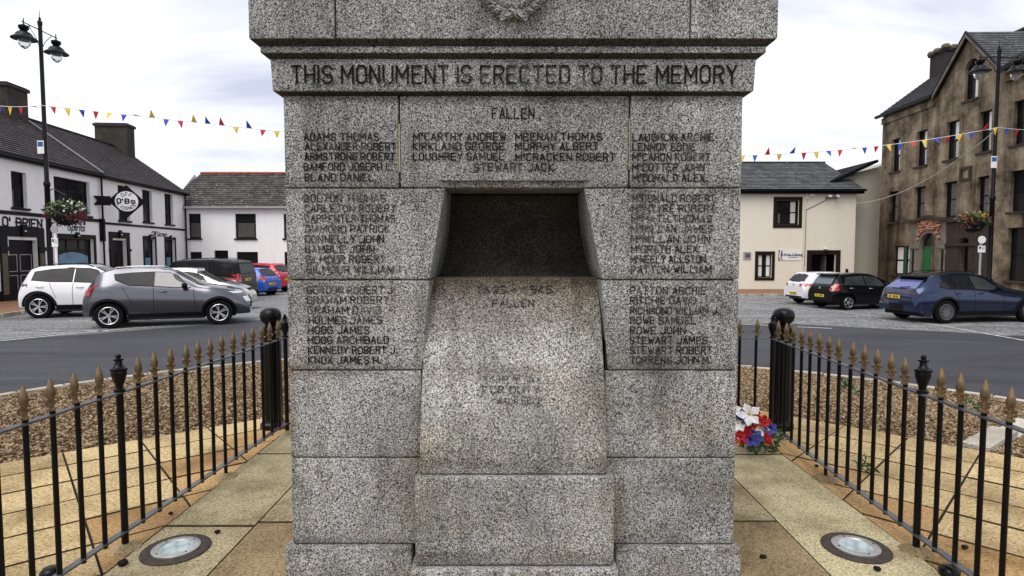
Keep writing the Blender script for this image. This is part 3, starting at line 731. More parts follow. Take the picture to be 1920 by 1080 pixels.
for sx in (-1, 1):
    rb.add([zb_+Vector((0, 0, .045)), zb_+Vector((sx*.075, -.004, -.015)), zb_+Vector((sx*.062, 0, -.04)), zb_+Vector((0, 0, .012))], [(0, 1, 2, 3)] if sx < 0 else [(3, 2, 1, 0)])
    rb.add([zb_+Vector((sx*.02, .01, .035)), zb_+Vector((sx*.085, .008, .075)), zb_+Vector((sx*.078, .01, .05)), zb_+Vector((sx*.015, .01, .01))], [(0, 1, 2, 3)])
rb.ob('carved_ribbon', M['granite'], wr)

# engraved names
def insc(parent, rows, h, sw, y, mt='letter'):
    for txt, x, z, w, al in rows:
        mb = MB(); letters(mb, txt, x, z, h, sw*1.08 if sw < .01 else sw, y, w, al, jit=.0012)
        mb.v = [(a-mo.x, b-mo.y, c-mo.z) for a, b, c in mb.v]
        mb.ob('inscription', M[mt], parent)
def row(txt, pxa, pxb, pyb, Y=D):        # baseline pixel
    x0, z = at(pxa, pyb, Y); x1, _ = at(pxb, pyb, Y); return (txt, x0, z, x1-x0, 'l')
yi = D-.0042
fy = D-.0415
insc(mon, [row('THIS MONUMENT IS ERECTED TO THE MEMORY', 549, 1379, 156.5, D-.044)], .088, .0112, D-.0525)
insc(bA1, [row('ADAMS THOMAS', 571, 710, 263), row('ALEXANDER ROBERT', 573, 742, 281), row('ARMSTRONG ROBERT', 572, 740, 300)], .037, .0062, yi)
insc(bA1, [row('BAMFORD JOSEPH L.', 571, 738, 319), row('BLAND DANIEL.', 572, 708, 339)], .037, .0055, yi)
insc(bA2, [row('FALLEN', 923, 1001, 222)], .052, .0062, yi)
insc(bA2, [row('McCARTHY ANDREW', 776, 948, 263), row('KIRKLAND GEORGE', 775, 945, 281), row('LOUGHREY SAMUEL', 775, 945, 300), row('STEWART JACK', 889, 1038, 320),
           row('MEENAN THOMAS', 967, 1128, 263), row('MURPHY ALBERT', 967, 1121, 281), row('McCRACKEN ROBERT', 967, 1152, 301)], .037, .006, yi)
insc(bA3, [row('LAUGHLIN ARCHIE', 1186, 1337, 264), row('LENNOX EDDIE', 1186, 1303, 282), row('McCAHON ROBERT', 1186, 1330, 301), row('McCOTTER JOHN', 1186, 1320, 320), row('McDONALD ALEX.', 1186, 1327, 340)], .037, .006, yi)
def stack(names, xs_, y0, dy): return [row(n_, a, b, y0+i*dy) for i, (n_, (a, b)) in enumerate(zip(names, xs_))]
insc(bB1, stack(['BOLTON THOMAS', 'CARLETON ROBERT', 'CARPENTER THOMAS', 'DIAMOND PATRICK'], [(571, 722), (572, 742), (573, 740), (574, 730)], 378, 19.1), .037, .005, yi, 'letter_worn')
insc(bB1, stack(['DONNELLY JOHN', 'GAMBLE JOHN', 'GILMOUR ROBERT', 'GILMOUR WILLIAM'], [(573, 720), (573, 702), (574, 722), (576, 738)], 454.5, 18.9), .037, .0056, yi)
insc(bB3, stack(['McDONALD ROBERT', 'McINTYRE ROBERT', 'McMATH THOMAS', 'McMILLAN JAMES'], [(1185, 1340), (1185, 1340), (1184, 1334), (1184, 1336)], 378, 19.1), .037, .005, yi, 'letter_worn')
insc(bB3, stack(['McMILLAN JOHN', 'McGRATH ALEX.', 'McNEELY ALLSTON', 'PATTON WILLIAM'], [(1183, 1330), (1183, 1314), (1183, 1322), (1183, 1333)], 454.5, 18.9), .037, .0056, yi)
insc(bC1, stack(['GORDON ROBERT J.', 'GRAHAM ROBERT', 'GRAHAM DAVID', 'HOLMES JAMES'], [(577, 742), (577, 728), (578, 714), (580, 716)], 550, 18.7), .037, .0052, yi)
insc(bC1, stack(['HOGG JAMES', 'HOGG ARCHIBALD', 'KENNEDY ROBERT J.', 'KNOX JAMES H.'], [(579, 692), (579, 729), (579, 746), (579, 716)], 625, 18.6), .037, .0058, yi)
insc(bC3, stack(['PATTON ARCHIE', 'RITCHIE DAVID', 'RICHMOND WILLIAM J.', 'ROWE SAMUEL', 'ROWE JOHN', 'STEWART JAMES', 'STEWART ROBERT', 'TORRENS JOHN M.'],
                [(1182, 1322), (1182, 1304), (1182, 1349), (1182, 1304), (1182, 1284), (1181, 1325), (1181, 1334), (1182, 1334)], 551, 18.6), .037, .0056, yi)
# slab lettering follows the slope
def slab_row(txt, pxa, pxb, py, h, sw):
    t = (890-py)/370; Yp = 3.156+.29*t*t; x0, z = at(pxa, py, Yp); x1, _ = at(pxb, py, Yp)
    mb = MB(); letters(mb, txt, x0, z, h, sw*1.2, 0, x1-x0, 'l', jit=.001)
    mb.v = [(a-mo.x, 3.16+.29*((c-zs0)/(zs1-zs0))**2-.0058+b-mo.y, c-mo.z) for a, b, c in mb.v]
    mb.ob('inscription', M['letter_worn'], slabo)
slab_row('1939 - 1945', 896, 1035, 548, .036, .006); slab_row('FALLEN', 924, 1000, 574, .036, .005)
slab_row('THEY ALL', 905, 1040, 719, .036, .003); slab_row('FOR DUTY', 905, 1010, 737, .036, .004); slab_row('WALK SELF', 932, 1016, 757, .034, .003)

# ------------------------------------------------------------------ railings
def bar_mesh(low):
    mb = MB(); mb.lathe([(.0135, low), (.0135, .985)], 10); return mb.me('bar', M['iron'], True, 40)
ZR = .97; ZB = .115
barm, bargm = bar_mesh(ZB-.03), bar_mesh(-.01)
def finial():
    mb = MB()
    mb.lathe([(.010, .985), (.021, .988), (.021, .998), (.012, 1.003), (.015, 1.012), (.011, 1.03), (.0125, 1.045), (.021, 1.065), (.0225, 1.08), (.018, 1.105), (.011, 1.135), (.003, 1.158)], 8)
    for sx in (-1, 1):                   # the two small scrolls
        mb.tube([(sx*.008, 0, 1.028), (sx*.022, 0, 1.048), (sx*.032, 0, 1.045), (sx*.034, 0, 1.028), (sx*.026, 0, 1.018)], [.008, .008, .008, .008, .005], 6)
        mb.tube([(0, sx*.008, 1.028), (0, sx*.020, 1.046), (0, sx*.028, 1.043), (0, sx*.029, 1.028)], [.007, .007, .007, .005], 6)
    return mb.me('spearhead', M['gold'], True, 45)
finm = finial()
def urn():
    mb = MB(); mb.lathe([(.020, -.02), (.020, .965), (.030, .968), (.030, .985), (.020, .992), (.020, 1.005), (.030, 1.03), (.040, 1.065), (.043, 1.088), (.041, 1.096), (.046, 1.099), (.046, 1.112), (.032, 1.120), (.022, 1.135), (.019, 1.155), (.028, 1.16), (.028, 1.170), (.014, 1.175), (.016, 1.19), (.006, 1.2)], 14)
    return mb.me('post', M['iron'], True, 40)
urnm = urn()
def foot_me():
    mb = MB(); mb.lathe([(.095, -.01), (.088, .006), (.05, .012), (.028, .022), (.020, .03)], 9); return mb.me('mortar_foot', M['slab_brown'], True, 60)
footm = foot_me()
def rail_run(root, a, b, n, first_post=True, last_post=True, ground=None):
    a, b = Vector((*a, 0)), Vector((*b, 0)); d = (b-a).normalized(); q = Vector((-d.y, d.x, 0))*.021; ang = math.atan2(d.y, d.x)
    for nm, z0, z1, mt in (('top_rail', ZR-.010, ZR, 'rail_top'), ('bottom_rail', ZB-.010, ZB, 'rail_low')):
        w = q if nm == 'top_rail' else q*1.05
        MB().prism([a-w+Vector((0, 0, z0)), b-w+Vector((0, 0, z0)), b+w+Vector((0, 0, z0)), a+w+Vector((0, 0, z0))], (0, 0, z1-z0)).ob(nm, M[mt], root)
    for i in range(1, n):
        p = a.lerp(b, i/n); o = link('bar', bargm if i == ground else barm, root, p, (0, 0, ang))
        f_ = link('spearhead', finm, o); f_.rotation_euler = (rnd.uniform(-.01, .01), rnd.uniform(-.01, .01), rnd.uniform(-.12, .12))
        if i == ground: link('mortar_foot', footm, root, p+Vector((0, 0, .005)))
    for ok, p in ((first_post, a), (last_post, b)):
        if ok: link('post', urnm, root, p); link('mortar_foot', footm, root, p+Vector((0, 0, .005)))
LA, LB, LC = (-2.25, 5.92), (-2.36, 3.57), (-2.47, 1.25)
RA, RB, RC = (2.56, 5.86), (2.44, 3.53), (2.34, 1.22)
f1 = empty('railing', (0, 0, 0), 0, 'black iron railing with gold spearheads left of the memorial', 'railing', 'railings round the memorial')
rail_run(f1, LA, LB, 14, True, True, 7); rail_run(f1, LB, LC, 14, False, True, 7)
f2 = empty('railing', (0, 0, 0), 0, 'black iron railing with gold spearheads right of the memorial', 'railing', 'railings round the memorial')
rail_run(f2, RA, RB, 14, True, True, 7); rail_run(f2, RB, RC, 14, False, True, 7)
f3 = empty('railing', (0, 0, 0), 0, 'black iron railing run passing behind the memorial between two corner posts', 'railing', 'railings round the memorial')
rail_run(f3, LA, RA, 30, False, False, 15)

def bollard(x, y, label):
    r = empty('bollard', (x, y, 0), 0, label, 'bollard', 'black cast iron bollards')
    mb = MB(); N_ = 16
    b = MB().lathe([(.125, -.02), (.125, .05), (.108, .07), (.100, .10), (.092, .85), (.088, 1.02)], 8); b.ob('shaft', M['iron'], r)
    MB().lathe([(.088, 1.0), (.100, 1.012), (.104, 1.03), (.098, 1.048), (.070, 1.06), (.058, 1.08), (.060, 1.09)], 20).ob('collar', M['iron'], r, True, 40)
    MB().lathe([(.055, 1.085), (.080, 1.095), (.098, 1.12), (.106, 1.155), (.103, 1.19), (.088, 1.22), (.055, 1.24), (.015, 1.248)], 22).ob('ball', M['iron'], r, True, 40)
    return r
bollard(-2.47, 6.12, 'black ball-topped bollard at the corner of the left railing')
bollard(2.77, 6.10, 'black ball-topped bollard at the corner of the right railing')

# uplights let into the paving
def uplight(x, y, ang, label):
    r = empty('ground_light', (x, y, .004), ang, label, 'ground light', 'round uplights in the paving')
    r.scale = (.85, .85, 1)
    MB().lathe([(.228, -.03), (.228, .005), (.222, .009), (.16, .009), (.15, .004)], 40).ob('collar', M['rust_ring'], r, True, 40)
    b = MB(); n = 48
    prof = [(.158, .004), (.158, .017), (.152, .020), (.112, .020), (.108, .014)]
    for r_, z in prof:
        for k in range(n): t = 2*math.pi*k/n; b.v.append((r_*math.cos(t), r_*math.sin(t), z)); b.uv.append((0, 0))
    for i in range(len(prof)-1):
        for k in range(n): k2 = (k+1) % n; b.f.append((i*n+k, i*n+k2, (i+1)*n+k2, (i+1)*n+k))
    fl = b.ob('bezel', M['steel'], r, True, 30)
    for k in range(4):
        t = math.pi/4+k*math.pi/2; MB().lathe([(.007, .019), (.006, .0225)], 8, (.132*math.cos(t), .132*math.sin(t), 0)).ob('screw', M['trim'], fl)
    MB().lathe([(.109, .006), (.109, .0145), (.02, .0155)], 40).ob('lens', M['light_glass'], r, True, 40)
uplight(-2.04, 3.55, .2, 'round ground light with steel rim left of the memorial'); uplight(2.10, 3.57, .9, 'round ground light with steel rim right of the memorial')

# wreath of artificial flowers
fw = empty('flower_wreath', (2.36, 5.36, 0), 0, 'red white and blue artificial flower wreath lying by the right railing corner', 'wreath')
mb = MB(); 
def leafs(mb, c, rad, n, L, W_, up=.2, rs=rnd, flat=1.):
    for _ in range(n):
        d = Vector((rs.gauss(0, 1), rs.gauss(0, 1), rs.gauss(0, 1)*flat+up)).normalized(); p = Vector(c)+Vector((d.x*rad[0], d.y*rad[1], d.z*rad[2]))*rs.uniform(.35, 1)
        a = (d+Vector((rs.gauss(0, .6), rs.gauss(0, .6), rs.gauss(0, .6)))).normalized(); s_ = a.cross(Vector((rs.gauss(0, 1), rs.gauss(0, 1), rs.gauss(0, 1)))).normalized()
        l = L*rs.uniform(.6, 1.3); w = W_*rs.uniform(.6, 1.2); k = a.cross(s_)*l*.2
        mb.add([p, p+a*l*.5+s_*w+k, p+a*l, p+a*l*.5-s_*w+k], [(0, 1, 2, 3)])
leafs(mb, (-.12, 0, .13), (.19, .14, .14), 240, .065, .02); tag(mb.ob('leaves', M['leaf'], fw), kind='stuff')
def flower(c, mt, petals, L, W_, face=(-.3, -.85, .45), cup=.4):
    if mt == 'f_red':
        b = MB(); leafs(b, c, (L*.55, L*.45, L*.5), 46, L*.5, L*.26, .1); b.ob('flower', M[mt], fw); return
    b = MB(); f_ = Vector(face).normalized(); u = f_.cross(Vector((0, 0, 1))).normalized(); v = f_.cross(u); c = Vector(c)
    for k in range(petals):
        t = 2*math.pi*k/petals+rnd.uniform(-.2, .2); d = u*math.cos(t)+v*math.sin(t); s_ = u*-math.sin(t)+v*math.cos(t); tip = c+d*L+f_*L*cup*.4
        b.add([c, c+d*L*.55+s_*W_+f_*L*cup*.5, tip, c+d*L*.55-s_*W_+f_*L*cup*.5, c+d*L*.55+f_*L*cup*.25], [(0, 1, 4), (1, 2, 4), (2, 3, 4), (3, 0, 4)])
    o = b.ob('flower', M[mt], fw); MB().lathe([(.006, 0), (.014, .008), (.010, .02), (.002, .026)], 8, tuple(c+f_*.008)).ob('stamen', M['f_yel' if mt == 'f_white' else 'trim'], o)
for px_, py_, mt, n_, L, W_ in ((1403, 776, 'f_white', 5, .12, .04), (1384, 793, 'f_white', 6, .09, .035), (1426, 803, 'f_white', 6, .10, .022), (1396, 803, 'f_red', 6, .075, .04), (1410, 793, 'f_red', 6, .07, .04),
                              (1419, 778, 'f_red', 5, .06, .032), (1430, 788, 'f_red', 6, .065, .035), (1386, 820, 'f_red', 6, .075, .045), (1437, 820, 'f_red', 6, .065, .04), (1414, 820, 'f_blue', 6, .075, .035), (1386, 777, 'f_blue', 5, .06, .03),
                              (1443, 803, 'f_blue', 5, .06, .03), (1402, 815, 'f_red', 5, .04, .03), (1405, 824, 'f_blue', 5, .06, .03), (1378, 770, 'f_white', 5, .07, .03), (1392, 786, 'f_blue', 4, .04, .02), (1400, 790, 'f_white', 5, .05, .02)):
    Yf = 5.36-.22; x_, z_ = at(px_, py_, Yf); flower((x_-2.36, -.2-rnd.random()*.05, max(.03, z_)), mt, n_, L*(.88 if mt == 'f_white' else 1.05), W_*.95)
# weeds and debris
def weed(x, y, z, n, L, label, mt='leaf'):
    b = MB(); leafs(b, (0, 0, L*.35), (L*.5, L*.4, L*.4), n, L*.55, L*.09, 1.0)
    o = b.ob('weed', M[mt], None, loc=(x, y, z)); return tag(o, label, 'weed')
v = on(1622, 886); weed(v.x, v.y, 0, 34, .13, 'small green weed growing in a paving joint behind the right railing')
v = on(1590, 712); weed(v.x, v.y, bed_z(v.x, v.y), 40, .2, 'green weeds sprouting from the gravel near the right kerb')
v = on(1818, 737); weed(v.x, v.y, bed_z(v.x, v.y), 26, .2, 'small leafy weed at the kerb edge of the gravel on the far right')
v = on(1570, 790); weed(v.x, v.y, bed_z(v.x, v.y), 16, .08, 'tiny weed in the gravel behind the right railing bars')
for (px_, py_, s_, lb) in ((230, 1058, .030, 'dark pebble lying on the paving below the left ground light'), (408, 998, .020, 'dark pebble beside the left ground light'), (320, 963, .016, 'small dark pebble at the foot of the left railing'), (1431, 1045, .020, 'small dark pebble on the brown slab right of the memorial'),
                       (1645, 1068, .022, 'dark pebble below the right ground light'), (1809, 1027, .020, 'small dark pebble behind the right railing'), (1531, 874, .018, 'dark pebble on the orange paving near the right railing foot')):
    v = on(px_, py_, .01); b = MB()
    b.lathe([(s_*.6, 0), (s_, s_*.35), (s_*.85, s_*.8), (s_*.3, s_)], 7); b.v = [(x*rnd.uniform(.85, 1.2), y*rnd.uniform(.7, 1.1), z) for x, y, z in b.v]
    tag(b.ob('pebble', M['trim'], None, True, loc=(v.x, v.y, .006)), lb, 'pebble')
for px_, py_, lb in ((95, 1076, 'black rubber cap on the paving at the bottom left corner'), (1780, 1074, 'black rubber cap on the paving at the bottom right')):
    v = on(px_, py_, .02); tag(MB().lathe([(.05, 0), (.052, .03), (.035, .05), (.01, .055)], 16).ob('rubber_cap', M['iron'], None, True, 50, loc=(v.x, v.y, .006)), lb, 'cap')

# ------------------------------------------------------------------ buildings
def fpx(root, px, py, yo=0.):             # pixel -> (s, z) on the facade plane of a building
    mw = Matrix.Translation(root.location) @ Matrix.Rotation(root.rotation_euler.z, 4, 'Z')
    n = mw.to_3x3() @ Vector((0, 1, 0)); p0 = mw @ Vector((0, yo, 0)); d = ray(px, py); o = Vector((0, 0, EYE))
    t = (p0-o).dot(n)/d.dot(n); q = mw.inverted() @ (o+d*t); return q.x, q.z
def rect(root, x0, x1, y0, y1, yo=0.):     # pixel box -> s0,s1,z0,z1 using its centre lines
    cx_, cy_ = (x0+x1)/2, (y0+y1)/2
    return fpx(root, x0, cy_, yo)[0], fpx(root, x1, cy_, yo)[0], fpx(root, cx_, y1, yo)[1], fpx(root, cx_, y0, yo)[1]
def facade(root, name, s0, s1, z0, z1, ops, mt, dep=.18, top=None, brk=()):
    S = sorted(set([s0, s1]+[o[0] for o in ops]+[o[1] for o in ops]+[b for b in brk])); S = [s for s in S if s0 <= s <= s1]
    Z = sorted(set([z0, z1]+[o[2] for o in ops]+[o[3] for o in ops])); Z = [z for z in Z if z0 <= z]
    if top: Z = [z for z in Z if z <= z1]
    mb = MB()
    for i in range(len(S)-1):
        for k in range(len(Z)-1+(1 if top else 0)):
            a, b = S[i], S[i+1]; m_s = (a+b)/2
            if k < len(Z)-1:
                c, d = Z[k], Z[k+1]; m_z = (c+d)/2
                if any(o[0] < m_s < o[1] and o[2] < m_z < o[3] for o in ops): continue
                mb.add([(a, 0, c), (b, 0, c), (b, 0, d), (a, 0, d)], [(0, 1, 2, 3)])
            else:
                mb.add([(a, 0, z1), (b, 0, z1), (b, 0, top(b)), (a, 0, top(a))], [(0, 1, 2, 3)])
    for a, b, c, d in [o[:4] for o in ops]:
        mb.add([(a, 0, c), (b, 0, c), (b, 0, d), (a, 0, d), (a, dep, c), (b, dep, c), (b, dep, d), (a, dep, d)], [(0, 4, 5, 1), (1, 5, 6, 2), (2, 6, 7, 3), (3, 7, 4, 0)])
    return mb.ob(name, mt, root)
def window(root, r, dep=.16, bars=('h',), fw_=.05, fm='frame_dark', gm='bglass', sill='black_paint', curtain=None, so_=.08, arch=False):
    a, b, c, d = r
    mb = MB(); y0, y1 = dep-.05, dep+.01
    for q in ((a, a+fw_, c, d), (b-fw_, b, c, d), (a+fw_, b-fw_, c, c+fw_), (a+fw_, b-fw_, d-fw_, d)): mb.box(q[0], q[1], y0, y1, q[2], q[3])
    for k in bars:
        if k == 'h': mb.box(a+fw_, b-fw_, y0+.008, y1, (c+d)/2-fw_*.45, (c+d)/2+fw_*.45)
        elif k == 'u': z = lerp(c, d, .66); mb.box(a+fw_, b-fw_, y0+.008, y1, z-fw_*.4, z+fw_*.4)
        elif k == 'v': mb.box((a+b)/2-fw_*.4, (a+b)/2+fw_*.4, y0+.012, y1, c+fw_, d-fw_)
        elif k == 'v3':
            for t in (.33, .67): x = lerp(a, b, t); mb.box(x-fw_*.5, x+fw_*.5, y0+.012, y1, lerp(c, d, .66), d-fw_)
    w = mb.ob('window', M[fm], root)
    MB().box(a+fw_*.5, b-fw_*.5, dep-.012, dep, c+fw_*.5, d-fw_*.5).ob('pane', M[gm], w)
    if curtain:
        for cc, mt in curtain:
            MB().box(lerp(a, b, cc[0]), lerp(a, b, cc[1]), dep-.022, dep-.014, lerp(c, d, cc[2]), lerp(c, d, cc[3])).ob('curtain', M[mt], w)
    if sill: MB().box(a-so_, b+so_, -.09, dep-.06, c-.10, c-.003).ob('sill', M[sill], w)
    return w
def roof(root, A, B, C_, D_, n, mt, name='roof', th=.08):   # eave left, eave right, ridge right, ridge left
    A, B, C_, D_ = [Vector(v) for v in (A, B, C_, D_)]; nn = (B-A).cross(D_-A).normalized(); mb = MB(); Lu = (B-A).length/.3
    for i in range(n):
        t0, t1 = i/n, min(1, (i+1.12)/n)
        a, b, c, d = A.lerp(D_, t0), B.lerp(C_, t0), B.lerp(C_, t1), A.lerp(D_, t1)
        h0 = nn*.035; h1 = nn*.004
        ul = (a-A).dot((B-A).normalized())/.3; ur = (b-A).dot((B-A).normalized())/.3; 
        mb.add([a+h0, b+h0, c+h1, d+h1, a, b], [(0, 1, 2, 3), (4, 5, 1, 0)], [(ul, i+.02), (ur, i+.02), (ur, i+.98), (ul, i+.98), (ul, i), (ur, i)])
    mb.add([A-nn*th, B-nn*th, C_-nn*th, D_-nn*th, A, B, C_, D_], [(3, 2, 1, 0), (0, 1, 5, 4), (1, 2, 6, 5), (2, 3, 7, 6), (3, 0, 4, 7)])
    return mb.ob(name, mt, root)
def chimney(root, x0, x1, y0, y1, z0, z1, mt, cap='chimney_render', pots=0):
    c = MB().box(x0, x1, y0, y1, z0, z1).ob('chimney', mt, root)
    MB().box(x0-.08, x1+.08, y0-.08, y1+.08, z1-.22, z1-.05).ob('chimney_cap', M[cap], c)
    for i in range(pots):
        MB().lathe([(.12, z1-.05), (.11, z1+.25), (.13, z1+.3), (.13, z1+.34)], 10, (lerp(x0, x1, (i+1)/(pots+1)), (y0+y1)/2, 0)).ob('chimney_pot', M['terracotta'], c)
    return c

# --- pub on the left
TH = math.atan2(1, -.0864)
pub = empty('pub', (-20.90+.0864*10, 14.8, -.2), TH, 'white two storey pub with black trim and O BRIEN lettering over the door', 'building')
zp = lambda z: z+.2                         # absolute height -> local
Q = lambda x, y: fpx(pub, x, y)
sR = Q(349, 450)[0]; sM = Q(187, 400)[0]; sL = -6.
z2 = 3.552
def zr(x0, x1, y0, y1): return rect(pub, x0/z2, x1/z2, 300+y0/z2, 300+y1/z2)
wA, wBg, wC, wD, wE = zr(77, 178, 80, 318), zr(362, 598, 128, 362), zr(787, 862, 172, 403), zr(950, 1013, 202, 413), zr(1098, 1152, 226, 428)
dA = list(zr(52, 255, 512, 920)); dA[2] = 0.12
wS = list(zr(385, 625, 522, 720)); wS[2] = 1.0
dB = list(zr(750, 845, 522, 800)); dB[2] = .12
wF = list(zr(962, 1035, 525, 800)); wF[2] = .9; wG = list(zr(1104, 1166, 530, 800)); wG[2] = .9
for r_ in (wD, wE): pass
eav = 6.0
extra = []
for k in range(3):
    s = -4+k*4.6
    if s+1.3 < wA[0]-.5: extra.append((s, s+1.1, wA[2], wA[3])); 
ops = [tuple(o) for o in (wA, wBg, wC, wD, wE, dA, wS, dB, wF, wG)]+extra
facade(pub, 'wall', sL, sR, -.3, eav, ops, M['white_wall'], .22)
MB().box(sR-.01, sR, .001, 8, -.3, eav).add([(sR, 0, eav), (sR, 8, eav), (sR, 4, 9.0)], [(0, 1, 2)]).box(sL, sR-.02, 7.9, 8, -.3, eav).box(sL, sL+.01, .001, 8, -.3, eav).add([(sL, 0, eav), (sL, 4, 9.1), (sL, 8, eav)], [(0, 1, 2)]).ob('wall', M['white_wall'], pub)
roof(pub, (sM, -.22, eav+.05), (sR+.12, -.22, eav+.05), (sR+.12, 4, 9.05), (sM, 4, 9.05), 24, M['roof_pub'])
roof(pub, (sR+.12, 8.2, eav+.05), (sM, 8.2, eav+.05), (sM, 4.01, 9.05), (sR+.12, 4.01, 9.05), 6, M['roof_pub'])
roof(pub, (sL-.2, -.24, eav+.12), (sM, -.24, eav+.12), (sM, 4, 9.22), (sL-.2, 4, 9.22), 24, M['roof_pub'])
roof(pub, (sM, 8.2, eav+.1), (sL-.2, 8.2, eav+.1), (sL-.2, 4.01, 9.22), (sM, 4.01, 9.22), 6, M['roof_pub'])
MB().prism([(sM-.10, -.26, eav+.17), (sM+.05, -.26, eav+.17), (sM+.05, 4, 9.30), (sM-.10, 4, 9.30)], (0, 0, .05)).ob('verge_mortar', M['lead'], pub)
MB().tube([(sM, 4, 9.08), (sR+.12, 4, 9.08)], .09, 8).ob('ridge_tile', M['roof_dark'], pub, True, 40)
MB().tube([(sL, 4, 9.26), (sM, 4, 9.26)], .09, 8).ob('ridge_tile', M['roof_dark'], pub, True, 40)
chimney(pub, sM-1.5, sM-.1, 3.2, 4.9, 8.2, 10.35, M['chimney_render'], 'chimney_dark')
chimney(pub, sR-1.0, sR-.05, 3.1, 5.1, 8.0, 10.55, M['chimney_render'], 'chimney_dark')
MB().box(sL, sM-.03, -.34, -.20, eav-.02, eav+.10).ob('gutter', M['black_paint'], pub); MB().box(sM+.03, sR+.1, -.32, -.19, eav-.06, eav+.05).ob('gutter', M['black_paint'], pub)
MB().box(sL, sR, -.19, -.003, eav-.10, eav-.02).ob('soffit', M['black_paint'], pub)
zsc = Q(90, 407)[1]
MB().box(sL, Q(189, 415)[0], -.04, -.003, zsc-.04, zsc+.12).ob('string_course', M['black_paint'], pub)
zs3 = Q(300, 427.5)[1]; MB().box(Q(195, 415)[0], sR, -.04, -.003, zs3-.05, zs3+.07).ob('string_course', M['black_paint'], pub)
pa, pb = Q(187, 450)[0], Q(195, 450)[0]
MB().box(pa, pb, -.10, -.003, Q(190, 452)[1], zsc+.15).ob('pilaster', M['black_paint'], pub)
MB().tube([((pa+pb)/2-.05, -.12, .1), ((pa+pb)/2-.05, -.12, eav-.1)], .05, 8).ob('downpipe', M['black_paint'], pub, True, 40)
MB().tube([(sR-.25, -.12, .1), (sR-.25, -.12, eav-.1)], .055, 8).ob('downpipe', M['black_paint'], pub, True, 40)
MB().box(sL, sR, -.02, -.003, -.2, .45).ob('plinth', M['black_paint'], pub)
for r_ in (wA, wC, wD, wE): window(pub, r_, .2, ('h',), .06, curtain=[((.1, .4, .05, .5), 'frame_grey')])
window(pub, wBg, .2, ('u', 'v'), .07)
for r_ in extra: window(pub, r_, .2, ('h',), .06)
ws = window(pub, wS, .2, ('u', 'v3'), .09, sill=None)
MB().prism([(lerp(wS[0], wS[1], .05), .17, wS[2]+.1), (lerp(wS[0], wS[1], .92), .17, wS[2]+.1), (lerp(wS[0], wS[1], .92), .17, lerp(wS[2], wS[3], .50)), (lerp(wS[0], wS[1], .7), .17, lerp(wS[2], wS[3], .58)), (lerp(wS[0], wS[1], .48), .17, lerp(wS[2], wS[3], .62)), (lerp(wS[0], wS[1], .25), .17, lerp(wS[2], wS[3], .58)), (lerp(wS[0], wS[1], .05), .17, lerp(wS[2], wS[3], .50))], (0, .006, 0)).ob('blind', M['blue_blind'], ws)
for r_ in (wF, wG):
    w_ = window(pub, r_, .2, ('u',), .07, sill=None)
    MB().box(lerp(r_[0], r_[1], .12), lerp(r_[0], r_[1], .8), .17, .178, r_[2]+.1, lerp(r_[2], r_[3], .42)).ob('blind', M['blue_blind'], w_)
def surround(r_, w=.22, key=True, foot=True, zt=.3):
    a, b, c, d = r_; mb = MB()
    mb.box(a-w, a-.003, -.05, -.003, c-.1, d+zt).box(b+.003, b+w, -.05, -.003, c-.1, d+zt).box(a-.003, b+.003, -.052, -.003, d+.003, d+zt)
    o = mb.ob('surround', M['black_paint'], pub)
    if key: MB().box((a+b)/2-.12, (a+b)/2+.12, -.12, -.05, d-.0, d+zt+.1).ob('keystone', M['black_paint'], o); MB().lathe([(.0, 0), (.04, .01), (.05, .03), (.03, .06)], 8, ((a+b)/2, -.15, d+zt*.5)).ob('rosette', M['white_paint'], o)
    return o
so1 = surround(dA, .42, True, zt=.42)
for sgn, xx in ((1, dA[0]-.42), (1, dA[1]+.01)):
    MB().box(xx-.05, xx+.46, -.12, -.05, 2.1, 2.28).ob('capital', M['black_paint'], so1)
    MB().box(xx+.06, xx+.35, -.07, -.05, .3, 2.0).ob('column_panel', plain('brown_column', (.10, .075, .05), .6), so1)
def door(root, r_, dep, mt, line=None):
    a, b, c, d = r_; o = MB().box(a, b, dep, dep+.05, c, d).ob('door', M[mt], root)
    m_ = (a+b)/2
    for x0, x1 in ((a+.12, m_-.08), (m_+.08, b-.12)):
        for z0, z1 in ((c+.15, c+.95), (c+1.1, min(d-.75, c+2.1))):
            mb = MB()
            for q in ((x0, x0+.025, z0, z1), (x1-.025, x1, z0, z1), (x0+.025, x1-.025, z0, z0+.025), (x0+.025, x1-.025, z1-.025, z1)): mb.box(q[0], q[1], dep-.015, dep-.001, q[2], q[3])
            mb.ob('door_panel', M[line or mt], o)
    return o
door(pub, dA, .2, 'black_paint', 'grey_metal'); 
MB().box(dA[0]-.003, dA[0]+.11, .0, .19, 1.9, dA[3]).box(dA[0]+.11, dA[1], .0, .19, dA[3]-.13, dA[3]-.002).ob('door_lining', M['white_paint'], pub)
surround(wS, .16, True, zt=.20); so2 = surround(dB, .30, True, zt=.34)
for xx in (dB[0]-.30, dB[1]+.01): MB().box(xx-.04, xx+.33, -.11, -.05, 2.1, 2.25).ob('capital', M['black_paint'], so2); MB().box(xx+.06, xx+.26, -.07, -.05, .3, 2.0).ob('column_panel', M['brown_trim'], so2)
door(pub, dB, .2, 'black_paint')
MB().box(dB[0]-.003, dB[0]+.08, 0, .19, 1.9, dB[3]).box(dB[0]+.08, dB[1], 0, .19, dB[3]-.1, dB[3]-.002).ob('door_lining', M['white_paint'], pub)
for r_ in (wF, wG): surround(r_, .12, True, zt=.16)
